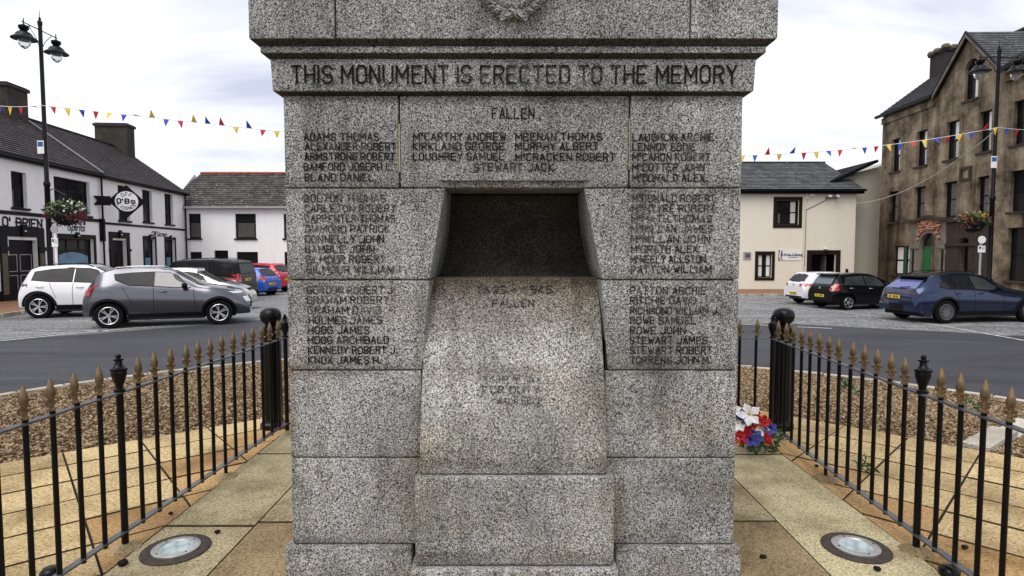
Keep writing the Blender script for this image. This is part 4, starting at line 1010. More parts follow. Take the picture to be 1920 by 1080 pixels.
# lettering
mb = MB(); s0_, zL = Q(5, 423); s1_, _ = Q(78, 428)
zl = Q(40, 425.5)[1]
letters(mb, "O' BRIEN", s0_, zl, .36, .085, -.02, s1_-s0_, 'l', serif=.075); mb.ob('lettering', M['black_paint'], pub)
sa_ = Q(142, 433); text('Wines &', .34, M['black_paint'], pub, (Q(146, 420)[0], -.01, Q(146, 421)[1]), shear=.3, off=.006)
text('Spirits', .52, M['black_paint'], pub, (Q(143, 432)[0], -.01, Q(143, 433)[1]), shear=.35, off=.006)
text('Off Licence', .42, M['black_paint'], pub, (Q(299, 441)[0], -.01, Q(299, 443)[1]), off=.012)
# hanging sign projecting from the wall
sg = empty('pub_sign', (0, 0, 0)); 
Ys = 31.6; cxs, czs = at(237.5, 377.5, Ys); 
sg.location = (cxs, Ys, czs); sg.rotation_euler = (0, 0, R(26)); tag(sg, 'diamond shaped black pub sign with white disc reading OFF LICENCE', 'sign')
hw = .84
MB().prism([(-hw, 0, 0), (0, 0, -hw*1.02), (hw, 0, 0), (0, 0, hw*1.02)], (0, .07, 0)).ob('board', M['black_paint'], sg)
MB().prism([(-1.45, .01, -.24), (-.7, .01, -.24), (-.7, .01, .24), (-1.45, .01, .24), (-1.3, .01, 0)], (0, .05, 0)).ob('bracket', M['black_paint'], sg)
b = MB(); n = 36
b.add([(.52*math.cos(2*math.pi*k/n), -.012, .52*math.sin(2*math.pi*k/n)) for k in range(n)]+[(.52*math.cos(2*math.pi*k/n), -.002, .52*math.sin(2*math.pi*k/n)) for k in range(n)], [tuple(range(n))]+[(k, n+k, n+(k+1) % n, (k+1) % n) for k in range(n)]); b.ob('disc', M['white_paint'], sg)
mb = MB(); letters(mb, "O'B", -.42, -.10, .22, .06, -.02, .52, 'l', serif=.05); letters(mb, "S", .20, -.10, .16, .05, -.02, .17, 'l', serif=.02); mb.ob('lettering', M['black_paint'], sg)
def arc_text(txt, r_, a0, a1, h, flip=1):
    for i, ch in enumerate(txt):
        a = lerp(a0, a1, i/(len(txt)-1)); mb = MB(); w = h*.62
        letters(mb, ch, 0, -h/2, h, .026, 0, w if ch != 'I' else None, 'c'); ca_, sa_ = math.cos(a-math.pi/2 if flip > 0 else a+math.pi/2), math.sin(a-math.pi/2 if flip > 0 else a+math.pi/2)
        mb.v = [(x*ca_-z*sa_+r_*math.cos(a), y-.02, x*sa_+z*ca_+r_*math.sin(a)) for x, y, z in mb.v]; mb.ob('lettering', M['black_paint'], sg)
arc_text('OFF', .37, R(118), R(62), .17); arc_text('LICENCE', .37, R(208), R(332), .15, -1)

# --- white cottage row behind
YC = 41.2
cot = empty('cottage', (-23.2, YC, -.35), 0, 'white two storey cottage with mottled slate roof and red ridge tiles', 'building')
def cr_(x0, x1, y0, y1): return rect(cot, x0/z2, x1/z2, 300+y0/z2, 300+y1/z2)
ce = fpx(cot, 450, 389)[1]
c1 = cr_(1258, 1338, 358, 522); c2 = cr_(1568, 1705, 358, 522); c3 = cr_(1890, 1985, 358, 522)
c4 = list(cr_(1268, 1344, 612, 700)); c5 = list(cr_(1578, 1718, 612, 700)); c6 = list(cr_(1428, 1520, 602, 700)); c4[2] = 1.0; c5[2] = 1.0; c6[2] = .15
c7 = list(c3); c7[2], c7[3] = c4[2], c4[3]
facade(cot, 'wall', -.2, 17.2, -.4, ce, [tuple(o) for o in (c1, c2, c3, c4, c5, c6, c7)]+[(12.6, 13.9, c1[2], c1[3]), (12.6, 13.9, 1., 2.2)], M['white_wall'], .14)
MB().box(-.21, -.2, 0.001, 7, -.4, ce).box(17.2, 17.21, .001, 7, -.4, ce).box(-.2, 17.2, 7, 7.05, -.4, ce).add([(-.2, 0, ce), (-.2, 3.5, ce+2.7), (-.2, 7, ce)], [(0, 1, 2)]).add([(17.2, 0, ce), (17.2, 7, ce), (17.2, 3.5, ce+2.7)], [(0, 1, 2)]).ob('wall', M['white_wall'], cot)
rz_ = fpx(cot, 450, 326, 3.5)[1]
roof(cot, (-.45, -.25, ce+.03), (17.4, -.25, ce+.03), (17.4, 3.5, rz_), (.25, 3.5, rz_), 17, M['roof_cottage'])
roof(cot, (17.4, 7.2, ce), (-.4, 7.2, ce), (.25, 3.51, rz_), (17.4, 3.51, rz_), 5, M['roof_cottage'])
for i in range(28):
    MB().tube([(.25+i*.61, 3.5, rz_+.05), (.25+i*.61+.59, 3.5, rz_+.06)], .10, 8).ob('ridge_tile', M['tile_ridge'], cot, True, 40)
MB().box(-.3, 17.3, -.36, -.22, ce-.07, ce+.05).ob('gutter', M['grey_metal'], cot)
MB().box(-.3, 17.3, -.22, -.003, ce-.12, ce-.03).ob('fascia', M['grey_metal'], cot)
for r_ in (c1, c2, c3): window(cot, r_, .13, ('u',), .06, curtain=[((.08, .92, .06, .62), 'frame_grey')]+[((.1+.11*k, .13+.11*k, .08, .6), 'curtain') for k in range(8)])
for r_ in (c4, c5, c7, (12.6, 13.9, c1[2], c1[3]), (12.6, 13.9, 1., 2.2)): window(cot, r_, .13, ('u',), .06)
MB().box(c6[0]+.02, c6[1]-.02, .1, .15, c6[2], c6[3]).ob('door', M['black_paint'], cot)
MB().tube([(.25, -.1, 0), (.25, -.1, ce-.1)], .05, 8).ob('downpipe', M['black_paint'], cot, True, 40)

# --- cream building on the right
YR = 36.6
lib = empty('library', (3.0, YR, -.5), 0, 'cream rendered two storey building with grey slate roof and dark brown window surrounds', 'building')
def lr_(x0, x1, y0, y1): return list(rect(lib, 1380+x0/z2, 1380+x1/z2, 300+y0/z2, 300+y1/z2))
le = fpx(lib, 1500, 357.5)[1]; lx = fpx(lib, 1603, 450)[0]
l1 = lr_(270, 418, 268, 430); l2 = lr_(145, 237, 628, 782); l3 = lr_(500, 662, 628, 800); l3[2] = .12
facade(lib, 'wall', 0, lx, -.6, le, [tuple(o) for o in (l1, l2, l3)]+[(3, 4.6, l1[2], l1[3]), (3.2, 4.5, l2[2], l2[3])], M['cream_wall'], .16)
MB().box(lx-.01, lx, .001, 1.2, -.6, le).box(0, .01, .001, 7, -.6, le).box(0, lx, 7, 7.05, -.6, le).ob('wall', M['cream_wall'], lib)
lz = fpx(lib, 1500, 306, 3.6)[1]
roof(lib, (-.3, -.32, le+.05), (lx+.32, -.32, le+.05), (lx-.1, 3.6, lz), (-.3, 3.6, lz), 19, M['roof_grey'])
roof(lib, (lx+.3, 7.3, le), (-.3, 7.3, le), (-.3, 3.61, lz), (lx-.1, 3.61, lz), 5, M['roof_grey'])
MB().tube([(-.3, 3.6, lz+.03), (lx-.1, 3.6, lz+.03)], .09, 8).ob('ridge_tile', M['roof_grey'], lib, True, 40)
MB().box(-.3, lx+.36, -.46, -.30, le-.07, le+.06).ob('gutter', M['black_paint'], lib); MB().box(-.3, lx+.32, -.30, -.003, le-.2, le-.05).ob('fascia', M['black_paint'], lib)
for r_, kk in ((l1, [((.66, .88, .06, .94), 'curtain'), ((.10, .20, .06, .45), 'frame_grey')]), (l2, [((.08, .34, .04, .96), 'curtain_lit'), ((.66, .92, .04, .96), 'curtain_lit')]), ([3, 4.6, l1[2], l1[3]], None), ([3.2, 4.5, l2[2], l2[3]], None)):
    window(lib, r_, .15, ('h',), .07, 'frame_dark', curtain=kk, sill=None)
    a, b_, c, d = r_; w = .18 if r_ is not l1 else .2
    mb = MB(); mb.box(a-w, a-.003, -.035, -.003, c-w, d+w).box(b_+.003, b_+w, -.035, -.003, c-w, d+w).box(a-.003, b_+.003, -.037, -.003, d+.003, d+w).box(a-.003, b_+.003, -.037, -.003, c-w, c-.003); mb.ob('surround', M['brown_trim'], lib)
a, b_, c, d = l3; w = .28
MB().box(a-w, a-.003, -.035, -.003, c, d+w*.9).box(b_+.003, b_+w, -.035, -.003, c, d+w*.9).box(a-.003, b_+.003, -.037, -.003, d+.003, d+w*.9).ob('surround', M['brown_trim'], lib)
MB().box(a, b_, .9, .95, c, d).ob('door', M['trim'], lib); MB().box(b_-.55, b_-.5, .16, .7, c, d-.1).ob('door_leaf', M['frame_grey'], lib)
MB().box(a, a+.01, .16, .9, c, d).box(b_-.01, b_, .16, .9, c, d).box(a, b_, .16, .9, d, d+.01).ob('lobby', M['trim'], lib)
MB().lathe([(.12, 0), (.14, .05), (.02, .1)], 12, (lerp(a, b_, .55), -.1, d+.3)).ob('door_lamp', M['white_paint'], lib, True)
# its sign, vent, pipes and boxes
r_ = lr_(281, 430, 600, 668); sgn = empty('wall_sign', (3.0+(r_[0]+r_[1])/2, YR-.03, -.5+r_[2]), 0, 'white library name board on the cream wall beside the ground floor window', 'sign')
hw_ = (r_[1]-r_[0])/2; hh = r_[3]-r_[2]
MB().box(-hw_, hw_, 0, .025, 0, hh).ob('board', M['white_paint'], sgn)
def arcband(cx__, r0, r1, mt):
    k = 10; b = MB(); A_ = [(cx__-r0*math.cos(lerp(-.55, .55, i/k)), hh/2+r0*math.sin(lerp(-.55, .55, i/k))) for i in range(k+1)]; B_ = [(cx__-r1*math.cos(lerp(-.55, .55, i/k)), hh/2+r1*math.sin(lerp(-.55, .55, i/k))) for i in range(k+1)]
    cl = lambda p: (max(-hw_, p[0]), max(.003, min(hh-.003, p[1])))
    for i in range(k): b.add([(*cl(A_[i]), 0), (*cl(A_[i+1]), 0), (*cl(B_[i+1]), 0), (*cl(B_[i]), 0)], [(0, 1, 2, 3)])
    b.v = [(x, -.004, z) for x, z, _ in b.v]; b.ob('emblem', mt, sgn)
arcband(-hw_+.75, .56, .62, M['brown_trim']); arcband(-hw_+.85, .80, .92, plain('maroon', (.12, .02, .03), .5))
text('Kilrea Library', .25, plain('navy_lettering', (.03, .03, .09), .5), sgn, (.18, -.006, hh-.36), off=.004)
text('Open to all', .12, M['frame_grey'], sgn, (.12, -.006, hh*.42)) if False else None
for zz, ww in ((.42, .62), (.24, .42)): MB().box(-hw_+.62, -hw_+.62+ww*1.3, -.004, -.001, hh*zz, hh*zz+.05).ob('small_print', M['grey_metal'], sgn)
r_ = lr_(47, 98, 612, 660); v_ = MB().box(r_[0], r_[1], -.06, -.003, r_[2], r_[3]).ob('vent', M['grey_metal'], lib)
MB().box(lerp(r_[0], r_[1], .22), lerp(r_[0], r_[1], .85), -.07, -.06, lerp(r_[2], r_[3], .2), lerp(r_[2], r_[3], .8)).ob('vent_grille', M['frame_grey'], v_)
px_ = fpx(lib, 1380+451/z2, 450)[0]
MB().tube([(px_, -.07, 0), (px_, -.07, le-.15)], .045, 8).ob('downpipe', M['cream_paint'], lib, True, 40)
r_ = lr_(458, 480, 222, 262); MB().box(r_[0], r_[1], -.12, -.003, r_[2], r_[3]).ob('pipe_box', M['cream_paint'], lib)
r_ = lr_(484, 516, 222, 244); tag(MB().box(-.15, .15, -.14, -.003, 0, r_[3]-r_[2]).ob('alarm_box', M['white_paint'], None, loc=(3.0+(r_[0]+r_[1])/2, YR, -.5+r_[2])), 'small white alarm box under the eaves of the cream building', 'alarm')
r_ = lr_(728, 742, 725, 755); MB().box(r_[0], r_[1], -.09, -.003, r_[2], r_[3]).ob('wall_box', M['trim'], lib)
cc = lr_(600, 665, 225, 262); cct = empty('cctv_camera', (3.0+(cc[0]+cc[1])/2, YR-.1, -.5+cc[2]), 0, 'pair of small security cameras on a bracket under the cream building eaves', 'camera')
MB().box(-.35, .35, -.05, .06, .05, .12).ob('bracket', M['frame_grey'], cct)
for q in (-.22, .25): MB().tube([(q, .05, .22), (q-.02, -.32, .15)], [.07, .075], 8).ob('camera_body', M['white_paint'], cct, True, 40)
a = fpx(lib, 1380+465/z2, 300+332/z2); b_ = fpx(lib, 1380+608/z2, 300+262/z2)
MB().tube([(a[0], -.03, a[1]-3.4), (a[0], -.03, a[1]), (b_[0], -.03, b_[1])], .02, 6).ob('conduit', M['frame_grey'], lib)
# wing: side wall and rising verge of the lean-to between the two buildings
wx0 = lx+.02; wx1 = 22.6-3.0
zw = lambda s: lerp(fpx(lib, 1604, 332, 1.)[1], fpx(lib, 1641, 314, 1.)[1], (s-wx0)/(wx1-wx0))
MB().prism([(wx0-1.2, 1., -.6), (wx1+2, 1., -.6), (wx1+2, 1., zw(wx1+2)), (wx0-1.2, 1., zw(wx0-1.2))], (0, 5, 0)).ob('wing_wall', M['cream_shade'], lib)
va, vb = fpx(lib, 1556, 341, .6), fpx(lib, 1646, 299, .6)
roof(lib, (va[0], 6., va[1]), (va[0], .6, va[1]), (vb[0], .6, vb[1]), (vb[0], 6., vb[1]), 14, M['roof_dark'], 'wing_roof', .16)
MB().prism([(va[0], .56, va[1]-.18), (vb[0], .56, vb[1]-.18), (vb[0], .56, vb[1]-.0), (va[0], .56, va[1]-.0)], (0, .035, 0)).ob('bargeboard', M['black_paint'], lib)

# --- tall weathered building on the right
TB = math.atan2(-1, -.025)
old = empty('town_house', (21.93, 36.0, -.5), TB, 'tall weathered brown rendered house with gable, sash windows and green door', 'building')
OQ = lambda x, y: fpx(old, x, y)
def o5(x0, x1, y0, y1): return list(rect(old, 1380+x0/z2, 1380+x1/z2, 40+y0/z2, 40+y1/z2))
def o6(x0, x1, y0, y1): return list(rect(old, 1380+x0/z2, 1380+x1/z2, 300+y0/z2, 300+y1/z2))
oe = OQ(1650, 219)[1]; gL = OQ(1380+1345/z2, 170)[0]; gP, gz = OQ(1821, 66); gR = 2*gP-gL
topw = [o5(1030, 1096, 785, 1003), o5(1202, 1276, 725, 958), o5(1400, 1486, 660, 915), o5(1622, 1700, 598, 868)]
midw = [o6(1027, 1076, 212, 413), o6(1185, 1252, 180, 397), o6(1380, 1465, 145, 382), o6(1600, 1682, 105, 360)]
zt0_, zt1_ = sum(w[2] for w in topw)/4, sum(w[3] for w in topw)/4; zm0, zm1 = sum(w[2] for w in midw)/4, sum(w[3] for w in midw)/4
cols = [((t[0]+m_[0])/2, (t[1]+m_[1])/2) for t, m_ in zip(topw, midw)]
w5 = OQ(1912, 300)[0]; wdt = cols[1][1]-cols[1][0]
cols += [(w5-.45, w5+.65), (w5+1.9, w5+3.0), (w5+4.2, w5+5.3), (w5+6.6, w5+7.7)]
sEnd = w5+9
g1 = o6(1052, 1170, 572, 756)
g1[2] = 1.1
ar = o5(1522, 1615, 250, 518)
gd = o6(1234, 1352, 485, 745); gd[2] = .15
ga = o6(1492, 1550, 520, 740); ga[2] = .15
ops = [(a, b_, zt0_, zt1_) for a, b_ in cols]+[(a, b_, zm0, zm1) for a, b_ in cols]+[tuple(g1), tuple(ar), tuple(gd), tuple(ga)]
gw = [(a, b_, 1.1, 3.4) for a, b_ in cols[4:]]; ops += gw
def gtop(s): return oe+max(0, (1-abs(s-gP)/(gP-gL)))*(gz-oe) if gL < s < gR else oe
facade(old, 'wall', 0, gL, -.6, oe, [o for o in ops if o[0] < gL], M['old_render'], .26)
facade(old, 'wall', gR, sEnd, -.6, oe, [o for o in ops if o[0] > gR-.3 and o[1] > gR], M['old_render'], .26)
# gable bay: rows of cells following the sloping top
def gable_wall():
    inn = [o for o in ops if gL <= o[0] and o[1] <= gR+.2 and o is not ops]
    S = sorted(set([gL, gP, gR]+[x for o in inn for x in o[:2] if gL < x < gR])); mb = MB()
    for i in range(len(S)-1):
        a, b_ = S[i], S[i+1]; ms = (a+b_)/2; hol = sorted([(o[2], o[3]) for o in inn if o[0] < ms < o[1]]); z = -.6
        for h0, h1 in hol:
            if h0 > z: mb.add([(a, 0, z), (b_, 0, z), (b_, 0, h0), (a, 0, h0)], [(0, 1, 2, 3)])
            z = h1
        mb.add([(a, 0, z), (b_, 0, z), (b_, 0, gtop(b_) if b_ < gR-.001 else oe), (a, 0, gtop(a) if a > gL+.001 else oe)], [(0, 1, 2, 3)])
    for a, b_, c, d in inn:
        mb.add([(a, 0, c), (b_, 0, c), (b_, 0, d), (a, 0, d), (a, .26, c), (b_, .26, c), (b_, .26, d), (a, .26, d)], [(0, 4, 5, 1), (1, 5, 6, 2), (2, 6, 7, 3), (3, 7, 4, 0)])
    return mb.ob('wall', M['old_render'], old)
gable_wall()
def arch_fill(r_, mt, dep=.24, y=0.0, rise=None):
    a, b_, c, d = r_; R0 = (b_-a)/2; rise = rise or R0; k = 12; cx__ = (a+b_)/2; mb = MB(); zc = d-rise
    pl = [(cx__-R0*math.cos(math.pi*i/k), zc+rise*math.sin(math.pi*i/k)) for i in range(k+1)]
    for i in range(k):
        p, q = pl[i], pl[i+1]
        mb.add([(p[0], y, p[1]), (q[0], y, q[1]), (q[0], y, d+.002), (p[0], y, d+.002), (p[0], y+dep, p[1]), (q[0], y+dep, q[1])], [(0, 1, 2, 3), (0, 4, 5, 1)])
    return mb.ob('arch_head', mt, old)
arch_fill(ar, M['old_render']); arch_fill(ga, M['soot_render'])
# rest of shell
dpt = 9.
MB().box(-.02, 0, .003, dpt, -.6, oe).add([(-.02, 0, oe), (-.02, dpt/2, oe+3.5), (-.02, dpt, oe), (0, 0, oe), (0, dpt/2, oe+3.5), (0, dpt, oe)], [(0, 2, 1), (3, 4, 5)]).box(0, sEnd, dpt, dpt+.1, -.6, oe).box(sEnd, sEnd+.02, .003, dpt, -.6, oe).ob('wall', M['old_render'], old)
rs = lambda s: s
RZ = oe+3.5
roof(old, (-.2, -.28, oe-.05), (gL+.05, -.28, oe-.05), (gL+.05, dpt/2, RZ), (-.2, dpt/2, RZ), 22, M['roof_dark'])
roof(old, (gR-.05, -.28, oe-.05), (sEnd+.2, -.28, oe-.05), (sEnd+.2, dpt/2, RZ), (gR-.05, dpt/2, RZ), 22, M['roof_dark'])
roof(old, (sEnd+.2, dpt+.2, oe), (-.2, dpt+.2, oe), (-.2, dpt/2+.01, RZ), (sEnd+.2, dpt/2+.01, RZ), 6, M['roof_dark'])
gy = dpt/2+.5
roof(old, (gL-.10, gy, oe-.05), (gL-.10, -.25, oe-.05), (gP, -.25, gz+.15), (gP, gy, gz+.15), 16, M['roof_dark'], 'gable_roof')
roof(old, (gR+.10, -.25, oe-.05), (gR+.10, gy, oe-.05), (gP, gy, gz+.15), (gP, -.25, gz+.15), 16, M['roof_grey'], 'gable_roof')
for s_ in (-1, 1):
    e_ = gL-.1 if s_ < 0 else gR+.1
    MB().prism([(e_, -.28, oe-.25), (gP, -.28, gz-.08), (gP, -.28, gz+.16), (e_, -.28, oe-.03)][::-s_], (0, .06, 0)).ob('bargeboard', M['porch_stone'], old)
    MB().prism([(e_, -.30, oe-.09), (gP, -.30, gz+.10), (gP, -.30, gz+.20), (e_, -.30, oe+.01)][::-s_], (0, .08, 0)).ob('verge', M['black_paint'], old)
MB().box(-.2, gL-.05, -.40, -.26, oe-.17, oe-.02).ob('gutter', M['black_paint'], old); MB().box(gR+.1, sEnd, -.40, -.26, oe-.17, oe-.02).ob('gutter', M['black_paint'], old)
MB().box(0, gL-.05, -.10, -.003, oe-.55, oe-.2).ob('cornice', M['old_render'], old); MB().box(gR+.1, sEnd, -.16, -.003, oe-.65, oe-.2).ob('cornice', M['old_render'], old)
ch = chimney(old, -.02, 1.25, 2.6, 5.6, oe+1., oe+3.55, M['chimney_dark'], 'chimney_dark')
for i in range(7):
    for j in range(3):
        MB().lathe([(.20, 0), (.24, .10), (.19, .22), (.05, .27)], 7, (-.02+j*.6+.05, 2.62+i*.48+rnd.uniform(-.05, .05), oe+3.42+rnd.uniform(-.03, .04))).ob('coping_stone', M['moss'], ch, True, 50)
for i, (a, b_) in enumerate(cols):
    k1 = [((.45, .94, .5, .97), 'curtain_lit'), ((.52, .94, .04, .46), 'curtain')] if i < 4 else [((.5, .94, .5, .96), 'frame_grey')]
    window(old, (a, b_, zt0_, zt1_), .22, ('h',), .055, 'frame_dark', sill='soot_render', curtain=k1, so_=.12)
    window(old, (a, b_, zm0, zm1), .22, ('h',), .055, 'frame_dark', sill='soot_render', curtain=[((.3, .94, .05, .95), 'frame_grey')] if i < 4 else None, so_=.12)
for r_ in gw: window(old, r_, .22, ('h',), .06, 'frame_dark', sill='soot_render')
w_ = window(old, g1, .18, ('h',), .07, 'frame_dark', sill='soot_render', curtain=[((.06, .42, .05, .47), 'curtain_lit'), ((.06, .42, .53, .95), 'curtain_lit'), ((.66, .95, .05, .47), 'curtain_lit'), ((.66, .95, .53, .95), 'curtain_lit')])
MB().box(lerp(g1[0], g1[1], .44), lerp(g1[0], g1[1], .62), .10, .15, g1[2], g1[3]).ob('mullion', M['green_frame'], w_)
window(old, ar, .22, ('h', 'v'), .05, 'frame_dark', sill='soot_render', curtain=[((.52, .94, .05, .92), 'curtain_lit')])
MB().box(ga[0], ga[1], .22, .27, ga[2], ga[3]).ob('door', M['trim'], old)
# doorcase with pediment
pA, pB = o6(1168, 1404, 400, 700)[:2]; zc_ = OQ(1380+1180/z2, 300+418/z2)[1]; zpk = OQ(1380+1290/z2, 300+374/z2)[1]
gdo = gd
zsp = gd[3]-(gd[1]-gd[0])/2
facing = MB()
yf = -.07
def fcell(a, b_, c, d): facing.box(a, b_, yf, -.004, c, d)
fcell(pA, gd[0], 0.1, zc_); fcell(gd[1], pB, 0.1, zc_)
k = 14; cxd = (gd[0]+gd[1])/2; R0 = (gd[1]-gd[0])/2
pl = [(cxd-R0*math.cos(math.pi*i/k), zsp+R0*math.sin(math.pi*i/k)) for i in range(k+1)]
for i in range(k):
    p, q = pl[i], pl[i+1]; zt_ = min(zc_, 99)
    facing.add([(p[0], yf, p[1]), (q[0], yf, q[1]), (q[0], yf, zt_), (p[0], yf, zt_), (p[0], .1, p[1]), (q[0], .1, q[1])], [(0, 1, 2, 3), (0, 4, 5, 1)])
fc = facing.ob('doorcase', M['porch_stone'], old)
pd = MB()
mid = (pA+pB)/2
pd.prism([(pA, yf-.004, zc_), (pB, yf-.004, zc_), (mid+.35, yf-.004, zpk-.12), (mid-.1, yf-.004, zpk-.12)], (0, .17, 0)); pd.ob('pediment', M['porch_stone'], old)
MB().prism([(pA-.15, yf-.16, zc_-.02), (pA+.5, yf-.16, zc_-.02), (mid-.12, yf-.16, zpk-.16), (mid+.3, yf-.16, zpk-.16), (pB-.5, yf-.16, zc_-.02), (pB+.15, yf-.16, zc_-.02), (pB+.15, yf-.16, zc_+.14), (pB-.5, yf-.16, zc_+.14), (mid+.36, yf-.16, zpk+.04), (mid-.18, yf-.16, zpk+.04), (pA+.5, yf-.16, zc_+.14), (pA-.15, yf-.16, zc_+.14)], (0, .3, 0)).ob('pediment_moulding', M['soot_render'], old)
tc_ = MB(); rt = random.Random(4)
for i in range(170):
    t = rt.random(); s_ = lerp(cxd-.85, cxd+.85, t); hmax = zc_+(zpk-zc_-.2)*max(0, 1-abs(s_-cxd)/1.3); zb0 = max(zsp+math.sqrt(max(0, (R0+.18)**2-(s_-cxd)**2)), zsp+.35)
    if hmax < zb0: continue
    z = rt.uniform(zb0, hmax); r0 = rt.uniform(.04, .1)
    tc_.lathe([(r0*.4, -r0*.7), (r0, 0), (r0*.5, r0*.7)], 5, (s_, yf-.02-rt.random()*.05, z))
o = tc_.ob('terracotta_carving', M['terracotta'], old, True, 60); o['kind'] = 'stuff'
ringm = MB(); k = 16
for i in range(k):
    a0, a1 = math.pi*i/k+.01, math.pi*(i+1)/k-.01
    P0 = [(cxd-rr*math.cos(aa), yf-.035, zsp+rr*math.sin(aa)) for rr, aa in ((R0, a0), (R0, a1), (R0+.16, a1), (R0+.16, a0))]
    MB().prism(P0, (0, .04, 0)).ob('voussoir', M['porch_stone'], old)
for xx in (pA+.22, gd[1]+.28): MB().box(xx, xx+.16, yf-.003, yf+.05, .5, 2.5).ob('sunk_panel', M['trim'], old)
MB().box(pA-.03, gd[0]-.06, yf-.05, yf-.003, zsp-.12, zsp+.02).box(gd[1]+.06, pB+.03, yf-.05, yf-.003, zsp-.12, zsp+.02).ob('impost', M['porch_stone'], old)
dr = MB().box(gd[0], gd[1], .07, .12, gd[2], zsp-.05).ob('door', M['green_door'], old)
for x0, x1 in ((.1, .44), (.56, .9)):
    for z0, z1 in ((.06, .36), (.42, .72), (.78, .93)): MB().box(lerp(gd[0], gd[1], x0), lerp(gd[0], gd[1], x1), .055, .07, lerp(gd[2], zsp, z0), lerp(gd[2], zsp, z1)).ob('door_panel', M['green_door'], dr)
MB().lathe([(.03, 0), (.04, .03), (.01, .05)], 8, (lerp(gd[0], gd[1], .6), .03, 1.1)).ob('door_knob', M['alloy'], dr)
MB().box(gd[0], gd[1], .09, .11, zsp-.05, gd[3]).ob('fanlight', M['bglass'], old)
MB().box(gd[0], gd[1], .04, .09, zsp-.1, zsp+.0).ob('transom', M['green_frame'], old)
# darker painted ground floor bay to the right of the door
sb = OQ(1380+1672/z2, 480)[0]; zz0 = OQ(1840, 458)[1]
MB().box(pB+.003, ga[0]-.02, -.045, -.004, .05, zc_-.1).box(ga[1]+.02, sb, -.045, -.004, .05, zc_-.1).box(ga[0]-.02, ga[1]+.02, -.043, -.004, ga[3]+.01, zc_-.1).ob('ground_floor_panel', M['soot_render'], old)
MB().box(pB, sb, -.12, -.045, zz0-.06, zz0+.06).ob('ledge', M['soot_render'], old); MB().box(pB, sb+.05, -.2, -.045, zc_-.12, zc_+.02).ob('ledge', M['soot_render'], old)
r_ = o6(1497, 1570, 46, 138); mb = MB(); a, b_, c, d = r_; w = .12
mb.box(a, a+w, -.08, -.003, c, d).box(b_-w, b_, -.08, -.003, c, d).box(a+w, b_-w, -.08, -.003, c, c+w).box(a+w, b_-w, -.08, -.003, d-w, d).ob('blank_plaque', M['soot_render'], old)

# ------------------------------------------------------------------ street lamps, baskets, signs
def lamp(x, y, ztop, armdir, label):
    zb = g(x, y)+.1; r = empty('street_lamp', (x, y, zb), armdir, label, 'street lamp', 'black twin lantern street lamps'); H_ = ztop-zb
    MB().lathe([(.16, 0), (.16, .25), (.13, .3), (.12, 1.1), (.14, 1.15), (.09, 1.25), (.085, 4.2), (.105, 4.25), (.105, 4.33), (.07, 4.4), (.062, H_-.25), (.075, H_-.24), (.075, H_-.12), (.03, H_-.1), (.045, H_-.03), (.012, H_+.02), (.008, H_+.22)], 12).ob('pole', M['iron'], r, True, 40)
    MB().tube([(-.78, 0, H_-.42), (.78, 0, H_-.42)], .018, 6).tube([(-.5, 0, H_-.44), (-.2, 0, H_-.75), (-.06, 0, H_-1.)], .012, 6).tube([(.5, 0, H_-.44), (.2, 0, H_-.75), (.06, 0, H_-1.)], .012, 6).ob('arm', M['iron'], r)
    for q in (-.72, .72):
        l_ = MB().lathe([(.012, -.28), (.02, -.38), (.015, -.46), (.05, -.50), (.15, -.54), (.15, -.62), (.09, -.70), (.18, -.75), (.24, -.82), (.25, -.86), (.37, -.95), (.37, -.975), (.18, -.99)], 18, (q, 0, H_)).ob('lantern', M['iron'], r, True, 40)
        MB().lathe([(.18, -.98), (.185, -1.05), (.155, -1.16), (.08, -1.25), (.02, -1.28)], 16, (q, 0, H_)).ob('bowl', M['lamp_bowl'], l_, True, 60)
    return r
def basket(x, y, z, s, cols_, label, lm='leaf_dark'):
    r = empty('hanging_basket', (x, y, z), 0, label, 'hanging basket', 'hanging flower baskets')
    rs_ = random.Random(int(abs(x)*10))
    MB().lathe([(.06*s, -.42*s), (.25*s, -.36*s), (.40*s, -.18*s), (.42*s, 0)], 14).ob('basket', M['trim'], r, True)
    b = MB(); leafs(b, (0, 0, .05*s), (.62*s, .45*s, .30*s), 620, .15*s, .035*s, .1, rs_); tag(b.ob('foliage', M[lm], r), kind='stuff')
    b = MB(); leafs(b, (0, 0, .14*s), (.60*s, .45*s, .32*s), 300, .13*s, .03*s, .4, rs_); tag(b.ob('pale_foliage', M['leaf_pale'], r), kind='stuff')
    b = MB(); leafs(b, (0, 0, -.1*s), (.66*s, .4*s, .32*s), 140, .14*s, .025*s, -.6, rs_); tag(b.ob('trailing_foliage', M[lm], r), kind='stuff')
    for mt, n_, c_, sp in cols_:
        b = MB(); leafs(b, (c_[0]*s, -.1*s, c_[1]*s), (sp*s, .3*s, sp*.6*s), n_, .09*s, .035*s, 0, rs_); tag(b.ob('blossom', M[mt], r), kind='stuff')
    return r
LX, LY = -16.05, 20.9
lamp(LX, LY, at(78, 33, LY)[1], R(91), 'black twin lantern street lamp in front of the white pub')
RX, RY = 18.35, 23.1
lamp(RX, RY, at(1862, 86, RY)[1], R(80)-math.pi/2+R(12), 'black twin lantern street lamp in front of the tall brown house')
bxp, bzp = at(124, 400, 20.5); basket(bxp, 20.5, bzp, 1.0, [('f_dkred', 110, (.42, -.1), .28), ('f_dkred', 50, (-.42, -.05), .2), ('f_white', 40, (.3, .2), .4)], 'flower basket with dark red blooms on the lamp post by the pub')
